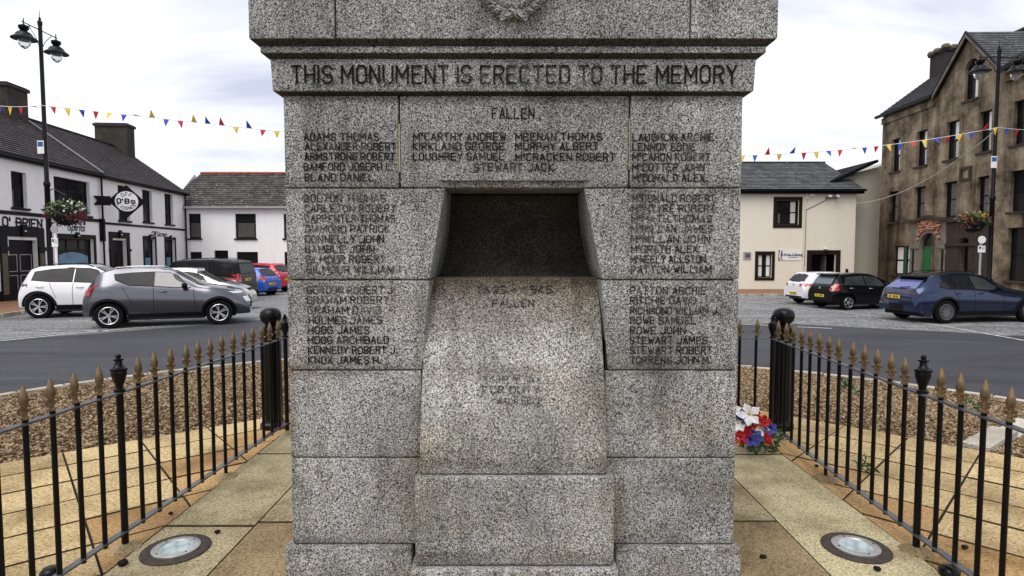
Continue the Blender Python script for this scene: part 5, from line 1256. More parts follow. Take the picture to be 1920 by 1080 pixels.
MB().tube([(LX, LY, bzp+.75), (LX+.35, LY-.2, bzp+.85), (bxp, 20.5, bzp+.62), (bxp, 20.5, bzp)], .015, 6).ob('basket_bracket', M['iron'], [o for o in COL.objects if o.name == 'hanging_basket'][0], loc=(-bxp, -20.5, -bzp))
bxp, bzp = at(1824, 417, 22.9); bk = basket(bxp, 22.9, bzp, .92, [('f_orange', 90, (.25, .12), .35), ('f_yel', 60, (.1, .25), .3), ('f_dkred', 80, (-.35, -.1), .3), ('f_red', 40, (-.3, .15), .25)], 'flower basket with orange and yellow blooms on the right lamp post')
MB().tube([(RX-.05, RY-.05, bzp+.7), (bxp+.3, 22.95, bzp+.75), (bxp, 22.9, bzp)], .015, 6).ob('basket_bracket', M['iron'], bk, loc=(-bxp, -22.9, -bzp))
def roadsign(px, ydisc, yplate, Y, label, rr=.125, hx=.10, hz=.145):
    x, zd = at(px, ydisc, Y); _, zpz = at(px, yplate, Y); r = empty('road_sign', (x, Y, g(x, Y)+.1), 0, label, 'road sign'); zd -= r.location.z; zpz -= r.location.z
    MB().tube([(0, .05, 0), (0, .05, zd+.1)], .038, 10).ob('pole', M['white_paint'] if px < 900 else M['grey_metal'], r, True, 40)
    n = 28; MB().prism([(rr*math.cos(2*math.pi*k/n), 0, zd+rr*math.sin(2*math.pi*k/n)) for k in range(n)], (0, .02, 0)).ob('disc', M['grey_metal'] if px < 900 else M['white_paint'], r)
    pl_ = MB().box(-hx, hx, -.005, .015, zpz-hz, zpz+hz).ob('plate', M['white_paint'], r)
    n_ = MB().box(-hx*.8, -hx*.2, -.009, -.006, zpz+hz*.05, zpz+hz*.75).ob('print', plain('sign_blue', (.03, .06, .2), .5), pl_)
    for k in range(3): MB().box(0, hx*.8, -.009, -.006, zpz+hz*(.5-k*.35), zpz+hz*(.6-k*.35)).ob('print', M['frame_grey'], pl_)
roadsign(101.5, 429.5, 454.5, 19.9, 'white sign pole with grey disc and small parking plate by the pub')
roadsign(1841.5, 449.5, 467, 22.6, 'round white sign above a small parking plate beside the right lamp post', .145, .135, .125)
for px_, py_, X_, Y_, lb in ((77, 276, LX, LY, 'small blue and white notice fixed to the left lamp post'), (1863, 304, RX, RY, 'small blue and white notice fixed to the right lamp post')):
    x, z = at(px_, py_, Y_-.12); tag(MB().box(-.11, .11, -.01, .01, -.22, .22).ob('notice', M['white_paint'], None, loc=(x, Y_-.14, z)), lb, 'notice'); o = COL.objects[-1]
    MB().box(-.09, .09, -.014, -.011, .02, .18).ob('notice_print', plain('notice_blue', (.03, .1, .3), .5), o)

# bunting
def bunting(p0, p1, dropf, n, label, c0=0, cols_=('p_blue', 'p_red', 'p_yellow')):
    r = empty('bunting', p0, 0, label, 'bunting', 'strings of coloured pennants'); p0, p1 = Vector(p0), Vector(p1)
    f_ = lambda t: p0.lerp(p1, t)-Vector((0, 0, dropf(t)))-p0
    MB().tube([f_(i/60) for i in range(61)], .010, 4).ob('cord', M['white_paint'], r)
    for i in range(n):
        t = (i+.6)/n; a = f_(t); b_ = f_(min(1, t+.2/ (p1-p0).length)); 
        tw = rnd.choice([0, 0, 0, 0, .25, -.3, .6, 1.6, 2.6]) if p0.x < -10 else rnd.choice([0, 0, 0, .2, -.3, .4])
        d = (b_-a).normalized(); q = d.cross(Vector((0, 0, 1))).normalized(); dn = (Vector((0, 0, -1))*math.cos(tw)+q*math.sin(tw)); L = rnd.uniform(.25, .31)
        m_ = (a+b_)/2+dn*L+d*rnd.uniform(-.07, .07); k = q*.02
        MB().add([a, b_, m_, (a+b_)/2+dn*L*.4+k], [(0, 3, 1), (0, 2, 3), (3, 2, 1)]).ob('pennant', M[cols_[(i+c0) % 3]], r)
zl_ = at(87, 199, LY)[1]; zr_ = at(1858, 240, RY)[1]
bunting((LX, LY-.1, zl_), (RX, RY-.1, zr_), lambda t: 4*t*(1-t)*(1.0+(t-.23)*1.06), 74, 'long string of pennants crossing behind the memorial between the two lamps', 1)
bunting((LX-.02, LY-.1, zl_), (-21.6, 22.5, at(-110, 160, 22.5)[1]), lambda t: 1.2*t*(1-t), 11, 'short string of pennants running left from the left lamp post')
bunting((RX+.02, RY-.1, zr_), (24.5, 24.5, at(2010, 222, 24.5)[1]), lambda t: 1.*t*(1-t), 12, 'short string of pennants running right from the right lamp post')
# service cable from the cream building to the lamp
a = Vector((3.0+(cc[0]+cc[1])/2+.3, YR-.12, -.5+cc[2]-.15)); b_ = Vector((RX, RY, zr_-.1))
tag(MB().tube([a.lerp(b_, i/24)-Vector((0, 0, 4*.95*(i/24)*(1-i/24))) for i in range(25)], .018, 5).ob('overhead_cable', M['grey_metal'], None), 'thin grey cable sagging from the cream building to the right lamp post', 'cable')

# ------------------------------------------------------------------ cars
def wheel_meshes(rad, wd, spokes, alloy, dbl=False):
    T = MB(); n = 30
    prof = [(rad*.66, wd/2*.9), (rad*.72, wd/2), (rad*.93, wd/2*.98), (rad*.99, wd/2*.80), (rad, 0), (rad*.99, -wd/2*.8), (rad*.93, -wd/2*.98), (rad*.66, -wd/2*.9)]
    for r_, y in prof:
        for k in range(n): t = 2*math.pi*k/n; T.v.append((r_*math.cos(t), y, r_*math.sin(t))); T.uv.append((0, 0))
    for i in range(len(prof)-1):
        for k in range(n): k2 = (k+1) % n; T.f.append((i*n+k, i*n+k2, (i+1)*n+k2, (i+1)*n+k))
    tyre = T.me('tyre', M['tyre'], True, 40)
    Rm = MB()
    prof = [(rad*.69, wd/2*.93), (rad*.66, wd/2*.99), (rad*.62, wd/2*.93), (rad*.60, wd/2*.3)]
    for r_, y in prof:
        for k in range(n): t = 2*math.pi*k/n; Rm.v.append((r_*math.cos(t), y, r_*math.sin(t))); Rm.uv.append((0, 0))
    for i in range(len(prof)-1):
        for k in range(n): k2 = (k+1) % n; Rm.f.append((i*n+k, i*n+k2, (i+1)*n+k2, (i+1)*n+k))
    for s_ in range(spokes):
        for o_ in ((-.13, .13) if dbl else (0,)):
            t = 2*math.pi*s_/spokes+.3; t2 = t+o_*(.9 if not dbl else 1.2); w1, w2 = rad*(.045 if dbl else .08), rad*(.035 if dbl else .055)
            c0 = Vector((math.cos(t)*rad*.10, 0, math.sin(t)*rad*.10)); c1 = Vector((math.cos(t2)*rad*.63, 0, math.sin(t2)*rad*.63)); d = (c1-c0).normalized(); q = Vector((-d.z, 0, d.x)); y = wd/2*.90
            Rm.prism([c0-q*w1+Vector((0, y-.03, 0)), c1-q*w2+Vector((0, y-.02, 0)), c1+q*w2+Vector((0, y-.02, 0)), c0+q*w1+Vector((0, y-.03, 0))], (0, .028, 0))
    k = 10; Rm.prism([(rad*.15*math.cos(2*math.pi*i/k), wd/2*.86-.02, rad*.15*math.sin(2*math.pi*i/k)) for i in range(k)], (0, .03, 0))
    rim = Rm.me('rim', alloy, False)
    k = 24; B = MB(); B.prism([(rad*.64*math.cos(2*math.pi*i/k), -wd*.3, rad*.64*math.sin(2*math.pi*i/k)) for i in range(k)], (0, wd*.45, 0)); hub = B.me('wheel', M['underbody'])
    return hub, tyre, rim
def car(sp):
    if 'rs' in sp:
        k_ = sp['rs']; fx_ = lambda v: (v[0]*k_, v[1]) if v[0] < 0 else v
        for key in ('top', 'belt', 'handles'): sp[key] = [fx_(v) for v in sp[key]]
        sp['glass'] = [([fx_(v) for v in a], [fx_(v) for v in b]) for a, b in sp['glass']]
        if 'tail_s' in sp: sp['tail_s'] = tuple([fx_(v) for v in q] for q in sp['tail_s'])
    root = empty(sp.get('kind', 'parked_car'), sp['loc'], R(sp['head']), sp['label'], sp.get('cat', 'car'), 'cars parked round the square')
    top, belt, Wd = sp['top'], sp['belt'], sp['W']/2; wb = sp['wb']; xr_, xf_ = top[0][0], top[-1][0]; rw = sp['rw']; Ra = rw*1.17; sill = sp.get('sill', .24)
    tum = sp.get('tum', .42); rb_ = sp.get('round_r', .22); rf_ = sp.get('round_f', .55)
    xs = set(np.linspace(xr_, xf_, 46)); 
    for e_ in (xr_, xf_):
        for d in (.02, .05, .1, .17): xs.add(e_+d if e_ == xr_ else e_-d)
    for xa in (0, wb):
        for x in list(xs):
            if abs(x-xa) < Ra+.02: xs.discard(x)
        for k in range(17): xs.add(xa-Ra*math.cos(math.pi*k/16))
        xs.add(xa-Ra-.015); xs.add(xa+Ra+.015)
    for x, _ in top: xs.add(x)
    xs = sorted(xs); X = [xs[0]]
    for x in xs[1:]:
        if x-X[-1] > .006: X.append(x)
    def zb(x):
        z = sill
        if x < xr_+.5: z = lerp(sp.get('rb', .34), sill, sm((x-xr_)/.5))
        if x > xf_-.5: z = lerp(sill, sp.get('fb', .28), sm((x-(xf_-.5))/.5))
        for xa in (0, wb):
            if abs(x-xa) <= Ra: z = max(z, rw+math.sqrt(max(0, Ra*Ra-(x-xa)**2))*.98)
        return z
    def wd(x):
        a = (x-xr_); b_ = (xf_-x); w = Wd
        if a < rb_*3: w *= 1-sp.get('tr', .16)*(1-min(1, a/(rb_*3)))**2.2
        if b_ < rf_*2.: w *= 1-sp.get('tf', .30)*(1-min(1, b_/(rf_*2.)))**2.2
        fl = 0
        for xa in (0, wb): fl += sp.get('flare', .026)*math.exp(-((x-xa)/.42)**2)
        return w*(.975)+fl
    fprof = [(0, .90), (.12, .955), (.34, .985), (.54, 1.0), (.70, .99), (.86, .955), (1, .905)]
    vs = []; fs = []; ncol = 0
    for x in X:
        zt = interp(top, x); zbl = min(interp(belt, x), zt-.02); w = wd(x); z0 = zb(x); base = sp.get('rb', .34) if False else sill
        P_l = [(0, z0+.0)]; 
        for k in range(10):
            z = lerp(z0, zbl, k/9); f_ = max(0, min(1, (z-base)/(zbl-base))) if zbl > base else 1; P_l.append((w*interp(fprof, f_), z))
        wbt = P_l[-1][0]; h = zt-zbl; ye = wbt-tum*h; re = min(.075, h*.45)
        ye = max(ye, w*.5)
        P_l.append((lerp(wbt, ye, .5)+.012*min(1, h/.3), lerp(zbl, zt-re, .5))); P_l.append((ye, zt-re)); P_l.append((ye-re*.35, zt-re*.38)); P_l.append((ye-re*1.3, zt-re*.10)); P_l.append((ye*.62, zt-.004)); P_l.append((ye*.3, zt)); P_l.append((0, zt+.004))
        for y, z in P_l: vs.append((x, y, z))
        for y, z in P_l[1:-1]: vs.append((x, -y, z))
        ncol += 1
    NP = 18; tot = NP+NP-2
    def L_(c, k): return c*tot+k
    def R_(c, k): return c*tot+(0 if k == 0 else NP-1 if k == NP-1 else NP+k-1)
    for c in range(ncol-1):
        for k in range(NP-1):
            fs.append((L_(c, k), L_(c+1, k), L_(c+1, k+1), L_(c, k+1))[::-1]); fs.append((R_(c, k), R_(c, k+1), R_(c+1, k+1), R_(c+1, k))[::-1])
    for c, fl in ((0, False), (ncol-1, True)):
        for k in range(1, NP-2):
            q = (L_(c, k), L_(c, k+1), R_(c, k+1), R_(c, k)); fs.append(q if fl else q[::-1])
        q = (L_(c, NP-2), L_(c, NP-1), R_(c, NP-2)); fs.append(q if fl else q[::-1])
    sx0 = xr_
    # shape the two ends: lean the rear and the nose a little
    body = link('body', mesh('body', vs, fs, sp['paint'], True, ang=38), root)
    bv = BVHTree.FromPolygons([Vector(v) for v in vs], fs)
    def proj(p2, axis_, off):
        if axis_ in ('l', 'r'): o_ = Vector((p2[0], 3 if axis_ == 'l' else -3, p2[1])); d = Vector((0, -1 if axis_ == 'l' else 1, 0))
        elif axis_ == 'b': o_ = Vector((-4, p2[0], p2[1])); d = Vector((1, 0, 0))
        elif axis_ == 'f': o_ = Vector((8, p2[0], p2[1])); d = Vector((-1, 0, 0))
        else: o_ = Vector((p2[0], p2[1], 4)); d = Vector((0, 0, -1))
        h, nrm, _, _ = bv.ray_cast(o_, d)
        if h is None:
            h, nrm, _, _ = bv.find_nearest(o_+d*(3-Wd if axis_ in 'lr' else 3.2))
        if nrm.dot(d) > 0: nrm = -nrm
        return h+nrm*off
    def patch(name, lo, hi, axis_, mt, off=.006, rows=4, sub=3, parent=None, cols=None):
        def dens(p):
            out = []
            for a, b_ in zip(p, p[1:]):
                for k in range(sub): out.append((lerp(a[0], b_[0], k/sub), lerp(a[1], b_[1], k/sub)))
            return out+[p[-1]]
        lo, hi = dens(lo), dens(hi); n = len(lo); v_ = []; f_ = []
        for j in range(rows+1):
            for i in range(n): v_.append(proj((lerp(lo[i][0], hi[i][0], j/rows), lerp(lo[i][1], hi[i][1], j/rows)), axis_, off))
        for j in range(rows):
            for i in range(n-1):
                q = (j*n+i, j*n+i+1, (j+1)*n+i+1, (j+1)*n+i); f_.append(q[::-1] if axis_ in ('l', 'b') else q)
        return link(name, mesh(name, v_, f_, mt, True), parent or root)
    for sd_ in ('l', 'r'):
        for gi, (gl_, gh) in enumerate(sp['glass']):
            e_ = .018
            fr = patch('window_frame', [(gl_[0][0]-e_, gl_[0][1]-e_)]+[(x, z-e_) for x, z in gl_[1:-1]]+[(gl_[-1][0]+e_, gl_[-1][1]-e_)], [(gh[0][0]-e_, gh[0][1]+e_)]+[(x, z+e_) for x, z in gh[1:-1]]+[(gh[-1][0]+e_, gh[-1][1]+e_)], sd_, M['trim'], .004)
            patch('side_window', gl_, gh, sd_, M['glass_bright' if gi in sp.get('bright', ()) else 'glass'], .009, parent=fr)
        for dl in sp.get('doors', ()):
            patch('door_seam', [(dl[0][0]-.006, dl[0][1]), (dl[0][0]+.006, dl[0][1])], [(dl[1][0]-.006, dl[1][1]), (dl[1][0]+.006, dl[1][1])], sd_, M['trim'], .0035, 8, 1)
        for hx, hz in sp.get('handles', ()):
            p = proj((hx, hz), sd_, .02); sg_ = 1 if sd_ == 'l' else -1
            MB().tube([p+Vector((-.10, -.01*sg_, 0)), p+Vector((-.06, .015*sg_, 0)), p+Vector((.07, .015*sg_, 0)), p+Vector((.10, -.01*sg_, 0))], [.012, .016, .016, .010], 6).ob('door_handle', sp.get('hm', sp['paint']), root, True)
        if sp.get('clad'):
            c_ = sp['clad']
            patch('sill_cladding', [(Ra+.02, sill+.004), (wb-Ra-.02, sill+.004)], [(Ra+.04, sill+c_), (wb-Ra-.04, sill+c_)], sd_, M['trim'], .012, 3, 8)
            for xa in (0, wb):
                lo_ = [(xa-(Ra-.005)*math.cos(math.pi*k/16), rw+(Ra-.005)*math.sin(math.pi*k/16)+.0) for k in range(17)]; hi_ = [(xa-(Ra+sp.get('arch', .06))*math.cos(math.pi*k/16), rw+(Ra+sp.get('arch', .06))*math.sin(math.pi*k/16)) for k in range(17)]
                v_ = []; f_ = []
                for a_, b_ in zip(lo_, hi_):
                    pb_ = proj(b_, sd_, .012); pa_ = proj((lerp(a_[0], b_[0], .35), lerp(a_[1], b_[1], .35)), sd_, .016); v_ += [Vector((a_[0], pa_.y, a_[1])), pb_]
                for k in range(16): q = (2*k, 2*k+2, 2*k+3, 2*k+1); f_.append(q if sd_ == 'r' else q[::-1])
                link('arch_trim', mesh('arch_trim', v_, f_, M['trim'], True), root)
        if 'mirror' in sp:
            mx_, mz = sp['mirror']; p = proj((mx_, mz), sd_, 0); sg_ = 1 if sd_ == 'l' else -1; q = p+Vector((0, .13*sg_, .03))
            b = MB(); n = 10
            for xx, ry, rz in ((-.055, .085, .055), (-.03, .11, .075), (.03, .10, .07), (.075, .06, .04)):
                for k in range(n): t = 2*math.pi*k/n; b.v.append((q.x+xx, q.y+ry*math.cos(t), q.z+rz*math.sin(t))); b.uv.append((0, 0))
            for i in range(3):
                for k in range(n): k2 = (k+1) % n; b.f.append((i*n+k, (i+1)*n+k, (i+1)*n+k2, i*n+k2))
            b.f.append(tuple(range(n))); b.f.append(tuple(range(3*n, 4*n))[::-1]); mm = b.ob('wing_mirror', sp.get('mm', sp['paint']), root, True, 60)
            MB().tube([p+Vector((0, -.02*sg_, -.02)), q+Vector((0, -.05*sg_, -.03))], .02, 6).ob('mirror_arm', M['trim'], mm)
        if 'rail' in sp:
            xa, xb = sp['rail']; pts_ = [proj((lerp(xa, xb, i/8), (interp(top, lerp(xa, xb, i/8))-.055)), sd_, 0)+Vector((0, -.03*(1 if sd_ == 'l' else -1), .085 if 0 < i < 8 else .04)) for i in range(9)]
            MB().tube(pts_, .014, 6).ob('roof_rail', sp.get('railm', M['trim']), root, True)
        if 'tail_s' in sp: patch('tail_light', *sp['tail_s'], sd_, M['red_lens'], .010)
        if 'head_s' in sp: patch('headlight', *sp['head_s'], sd_, M['clear_lens'], .010)
        k = -1 if sd_ == 'r' else 1
        mir = lambda L: [(k*y, z) for y, z in L] if k > 0 else [(k*y, z) for y, z in L][::-1]
        for lo_, hi_, mt in sp.get('tail_b', ()): patch('tail_light', mir(lo_), mir(hi_), 'b', mt, .012)
        for lo_, hi_, mt in sp.get('head_f', ()): patch('headlight', mir(lo_)[::-1], mir(hi_)[::-1], 'f', mt, .012)
    lo_, hi_ = sp['rear']; fr = patch('rear_window_frame', [(-a, z) for a, z in lo_][::1]+[(a, z) for a, z in lo_[::-1]], [(-a, z) for a, z in hi_]+[(a, z) for a, z in hi_[::-1]], 'b', M['trim'], .005) 
    sh = .05
    patch('rear_window', [(-a+sh, z+.03) for a, z in lo_]+[(a-sh, z+.03) for a, z in lo_[::-1]], [(-a+sh, z-.04) for a, z in hi_]+[(a-sh, z-.04) for a, z in hi_[::-1]], 'b', sp.get('rg', M['glass']), .010, parent=fr)
    lo_, hi_ = sp['screen']; patch('windscreen', [(-a, z) for a, z in lo_]+[(a, z) for a, z in lo_[::-1]], [(-a, z) for a, z in hi_]+[(a, z) for a, z in hi_[::-1]], 'f', M['glass'], .008, 5)
    for nm, ax_, lo_, hi_, mt in sp.get('extra', ()): patch(nm, lo_, hi_, ax_, mt, .011)
    if 'plate_b' in sp:
        pz, py_, pw, ph = (*sp['plate_b'], .26, .055)[:4]
        q = proj((py_, pz), 'b', .0); pl_ = MB().box(q.x-.03, q.x-.01, py_-.26, py_+.26, pz-.055, pz+.055).ob('number_plate', M['plate'], root)
        for k in range(7):
            if k != 4: MB().box(q.x-.0335, q.x-.0305, py_-.21+k*.062, py_-.21+k*.062+.035, pz-.035, pz+.035).ob('plate_character', M['trim'], pl_)
    if 'badge' in sp: q = proj((0, sp['badge']), 'b', .0); MB().tube([(q.x-.02, 0, sp['badge']), (q.x+.0, 0, sp['badge'])], .045, 12).ob('badge', M['alloy'], root)
    if 'wiper' in sp: q0 = proj((.0, sp['wiper']), 'b', .025); q1 = proj((-.38, sp['wiper']+.03), 'b', .025); MB().tube([q0, q1], .012, 5).ob('rear_wiper', M['trim'], root)
    if 'spoiler' in sp:
        sx_, sz, sw_, sl_ = sp['spoiler']; MB().prism([(sx_-sl_, -sw_, sz-.035), (sx_+.15, -sw_-.02, sz-.01), (sx_+.15, sw_+.02, sz-.01), (sx_-sl_, sw_, sz-.035)], (0, 0, .04)).ob('spoiler', sp.get('spm', sp['paint']), root)
    if sp.get('ant'): MB().tube([(sp['ant'], 0, interp(top, sp['ant'])), (sp['ant']-.25, 0, interp(top, sp['ant'])+.22)], .006, 5).ob('aerial', M['trim'], root)
    # under tray and arch liners
    MB().box(xr_+.3, -Ra*.98, -Wd*.86, Wd*.86, .22, .60).box(Ra*.98, wb-Ra*.98, -Wd*.88, Wd*.88, .2, .62).box(wb+Ra*.98, xf_-.45, -Wd*.7, Wd*.7, .22, .55).box(-Ra, Ra, -Wd*.55, Wd*.55, .25, .8).box(wb-Ra, wb+Ra, -Wd*.55, Wd*.55, .25, .75).ob('underbody', M['underbody'], root)
    hub, tyre, rim = wheel_meshes(rw, .22, sp.get('sp', 5), sp.get('alloy', M['alloy']), sp.get('dbl', False))
    for xa in (0, wb):
        for s_ in (1, -1):
            w_ = link('wheel', hub, root, (xa, s_*(Wd-.125), rw), (0, rnd.uniform(0, 3), 0 if s_ > 0 else math.pi)); link('tyre', tyre, w_); link('rim', rim, w_)
    return root
def hatch(H, L0, L1, bh, hood, rs_=.55, slope=.35, scr=1.55, hb=None):     # generic five door profile: rear end at -L0, front at L1
    top = [(-L0, bh-.12), (-L0+.02, bh+.02), (-L0+.08, bh+.06), (-L0+slope, H-.12), (-L0+slope+.10, H-.035), (.35, H-.005), (.9, H), (1.25, H-.03), (scr, H-.12), (scr+.82, hood+.06), (scr+.95, hood+.03), (L1-.45, hood-.07), (L1-.18, hood-.17), (L1-.04, hood-.32), (L1, hood-.42)]
    belt = [(-L0, bh-.14), (-L0+.3, bh), (.3, bh-.02), (scr+.4, bh-.08), (scr+.9, hood-.02), (L1-.4, hood-.14), (L1, hood-.46)]
    return top, belt
def near(px, py, z, head, W_):              # rear axle centre from the near-side rear wheel's foot
    p = on(px, py, z); h = R(head); return (p.x-math.sin(h)*(W_/2-.05), p.y+math.cos(h)*(W_/2-.05), g(p.x, p.y))
# grey crossover, left
S = 1.045
sc_ = lambda L: [(x*S, z*S*.985) for x, z in L]
car(dict(loc=near(205, 616.5, -.2, 21, 1.84), head=21, W=1.84, wb=2.53*S, rw=.345, sill=.27, paint=P_['grey'], label='grey metallic crossover parked in front of the white one', 
  top=sc_([(-.80, .78), (-.785, .93), (-.72, 1.02), (-.42, 1.33), (-.28, 1.45), (.1, 1.54), (.6, 1.565), (1.1, 1.55), (1.42, 1.48), (2.02, 1.12), (2.25, 1.06), (2.75, .98), (3.05, .88), (3.22, .74), (3.28, .6)]),
  belt=sc_([(-.80, .76), (-.5, 1.02), (-.1, 1.12), (.4, 1.10), (1.2, 1.05), (1.9, 1.0), (2.3, .95), (3.0, .78), (3.28, .56)]), tum=.55, tr=.2, tf=.34, flare=.05, rs=.74, bright=(1,),
  glass=[(sc_([(.16, 1.26), (.45, 1.12), (.98, 1.08)]), sc_([(.12, 1.38), (.5, 1.42), (.98, 1.44)])), (sc_([(1.02, 1.08), (1.5, 1.04), (1.86, 1.03)]), sc_([(1.02, 1.44), (1.35, 1.42), (1.52, 1.34)]))],
  doors=[(sc_([(1.0, .36)])[0], sc_([(1.0, 1.06)])[0]), (sc_([(1.98, .40)])[0], sc_([(1.92, 1.0)])[0]), (sc_([(.55, .60)])[0], sc_([(.30, 1.08)])[0])], handles=sc_([(1.22, .93)]), clad=.10, arch=.055,
  mirror=(1.72*S, 1.09), mm=M['trim'], rear=([(.58, 1.10)], [(.50, 1.42)]), screen=([(.70, 1.10), (.5, 1.10)], [(.55, 1.46), (.4, 1.47)]),
  tail_s=(sc_([(-.74, .90), (-.55, .98), (-.30, 1.12)]), sc_([(-.74, .96), (-.58, 1.04), (-.28, 1.16)])), tail_b=[([(.45, .86), (.8, .88)], [(.50, 1.0), (.78, 1.1)], M['red_lens'])],
  head_f=[([(.40, .62), (.62, .62)], [(.42, .76), (.62, .76)], M['clear_lens']), ([(.50, .86), (.72, .86)], [(.52, .92), (.74, .92)], M['clear_lens'])], extra=[('grille', 'f', [(-.3, .42), (.3, .42)], [(-.38, .76), (.38, .76)], M['trim'])],
  rail=(.0, 1.3), railm=P_['silver'], plate_b=(.62, 0), sp=5, dbl=True))
# white SUV behind
sp_top = [(-.90, .84), (-.885, 1.02), (-.80, 1.12), (-.50, 1.44), (-.42, 1.52), (-.1, 1.60), (.6, 1.645), (1.1, 1.64), (1.45, 1.58), (2.15, 1.20), (2.35, 1.12), (2.95, 1.04), (3.3, .95), (3.52, .78), (3.58, .62)]
car(dict(loc=near(74, 597, -.2, 14, 1.86), head=14, W=1.86, wb=2.67, rs=.66, rw=.36, sill=.28, paint=P_['white'], label='white SUV with dark windows parked outside the pub', top=sp_top,
  belt=[(-.9, .82), (-.5, 1.12), (0, 1.12), (1, 1.08), (2.0, 1.03), (2.4, .98), (3.2, .85), (3.58, .58)], tum=.45,
  glass=[([(-.30, 1.18), (.3, 1.13), (.88, 1.12)], [(-.22, 1.42), (.3, 1.50), (.88, 1.53)]), ([(.95, 1.12), (1.4, 1.09), (1.92, 1.07)], [(.95, 1.53), (1.3, 1.52), (1.52, 1.46)])],
  doors=[((.92, .38), (.92, 1.1)), ((2.02, .44), (1.98, 1.06)), ((.48, .62), (.28, 1.1))], handles=[(.05, .97), (1.12, .95)], hm=M['alloy'], clad=.13, arch=.07, mirror=(1.78, 1.13), rear=([(.62, 1.16)], [(.55, 1.50)]), screen=([(.75, 1.18), (.5, 1.18)], [(.58, 1.56), (.4, 1.57)]),
  tail_b=[([(.4, .97), (.85, .97)], [(.4, 1.05), (.82, 1.06)], M['dark_lens'])], plate_b=(.75, 0), rail=(-.2, 1.4), sp=5, dbl=True, ant=.2,
  extra=[('rear_bumper', 'b', [(-.8, .36), (.8, .36)], [(-.82, .55), (.82, .55)], M['trim']), ('quarter_trim', 'l', [(-.88, .985), (-.58, 1.04)], [(-.88, 1.05), (-.55, 1.06)], M['trim'])]))
# silver hatchback peeping out between them
t_, b2 = hatch(1.50, .72, 3.02, .96, .93, slope=.5, scr=1.2)
car(dict(loc=(-12.45, 21.4, g(-12.7, 20.8)), head=14, W=1.76, wb=2.56, rw=.31, paint=P_['silver'], label='silver hatchback mostly hidden behind the grey crossover', top=t_, belt=b2,
  glass=[([(-.2, 1.0), (.75, .97)], [(-.05, 1.30), (.75, 1.36)]), ([(.8, .97), (1.65, .93)], [(.8, 1.36), (1.35, 1.30)])], handles=[(.1, .86), (.95, .84)], mirror=(1.5, .98), rear=([(.55, 1.0)], [(.5, 1.3)]), screen=([(.70, .98), (.5, .98)], [(.55, 1.36), (.4, 1.37)]), head_f=[([(.45, .60), (.72, .60)], [(.5, .72), (.76, .72)], M['clear_lens'])], plate_b=(.6, 0)))
# black boxy off-roader
top = [(-.98, .60), (-.975, 1.05), (-.95, 1.20), (-.80, 1.76), (-.70, 1.83), (-.2, 1.86), (.2, 1.90), (1.1, 1.90), (1.9, 1.84), (2.05, 1.80), (2.55, 1.28), (2.65, 1.20), (3.3, 1.15), (3.62, 1.08), (3.72, .85), (3.74, .6)]
car(dict(loc=(-12.90, 27.25, g(-12.4, 27)), head=178, W=1.92, wb=2.88, rw=.38, sill=.32, rb=.40, paint=P_['black'], cat='car', label='black boxy off-road estate seen from behind, windows tinted', top=top, tr=.06, tf=.12, tum=.16,
  belt=[(-.98, .58), (-.95, 1.14), (2.4, 1.12), (3.4, 1.04), (3.74, .58)], glass=[([(-.72, 1.22), (.35, 1.20)], [(-.66, 1.68), (.35, 1.70)]), ([(.42, 1.20), (1.28, 1.19)], [(.42, 1.70), (1.28, 1.70)]), ([(1.36, 1.19), (2.25, 1.18)], [(1.36, 1.70), (1.92, 1.66)])],
  handles=[(.55, 1.02), (1.5, 1.02)], mirror=(2.1, 1.25), rear=([(.72, 1.22)], [(.66, 1.72)]), screen=([(.75, 1.28), (.5, 1.28)], [(.68, 1.78), (.4, 1.79)]), tail_b=[([(.72, .82), (.92, .82)], [(.72, 1.22), (.90, 1.22)], M['red_lens']), ([(.74, .88), (.90, .88)], [(.74, .98), (.90, .98)], M['clear_lens'])],
  tail_s=([(-.95, .82), (-.82, .82)], [(-.94, 1.24), (-.82, 1.24)]), plate_b=(.98, .12), wiper=1.28, rail=(-.5, 1.7), clad=.10, arch=.05, sp=6))
# blue hatchback and red people carrier further back
t_, b2 = hatch(1.46, .66, 3.35, .95, .95, slope=.42)
car(dict(loc=(-12.85, 30.8, g(-12.8, 30)-.05), head=167, W=1.76, wb=2.62, rw=.31, paint=P_['blue'], label='bright blue hatchback seen from behind beside the black off-roader', top=t_, belt=b2, glass=[([(-.1, 1.02), (.9, .99)], [(.0, 1.34), (.9, 1.40)]), ([(.95, .99), (1.9, .95)], [(.95, 1.40), (1.5, 1.34)])],
  handles=[(.2, .9), (1.1, .88)], mirror=(1.8, 1.0), rear=([(.60, 1.04)], [(.54, 1.40)]), screen=([(.70, 1.05)], [(.55, 1.40)]), tail_b=[([(.48, .82), (.86, .86)], [(.55, 1.0), (.84, 1.1)], M['red_lens'])], tail_s=([(-.62, .84), (-.35, .92)], [(-.60, 1.02), (-.38, 1.12)]), plate_b=(.66, .1), badge=.93, extra=[('rear_bumper', 'b', [(-.7, .36), (.7, .36)], [(-.74, .48), (.74, .48)], M['trim'])]))
t_, b2 = hatch(1.62, .72, 3.4, 1.02, 1.0, slope=.5)
car(dict(loc=(-13.2, 33.6, g(-12.8, 33)), head=165, W=1.80, wb=2.65, rw=.32, paint=P_['red'], label='red car at the far end of the row beyond the blue hatchback', top=t_, belt=b2, glass=[([(-.1, 1.08), (.9, 1.05)], [(.0, 1.44), (.9, 1.50)]), ([(.95, 1.05), (1.9, 1.0)], [(.95, 1.50), (1.5, 1.44)])],
  handles=[(.2, .94), (1.1, .92)], mirror=(1.8, 1.06), rear=([(.62, 1.12)], [(.56, 1.50)]), screen=([(.70, 1.12)], [(.55, 1.50)]), tail_b=[([(.60, .95), (.86, .95)], [(.62, 1.2), (.82, 1.22)], M['red_lens'])], plate_b=(.72, 0)))
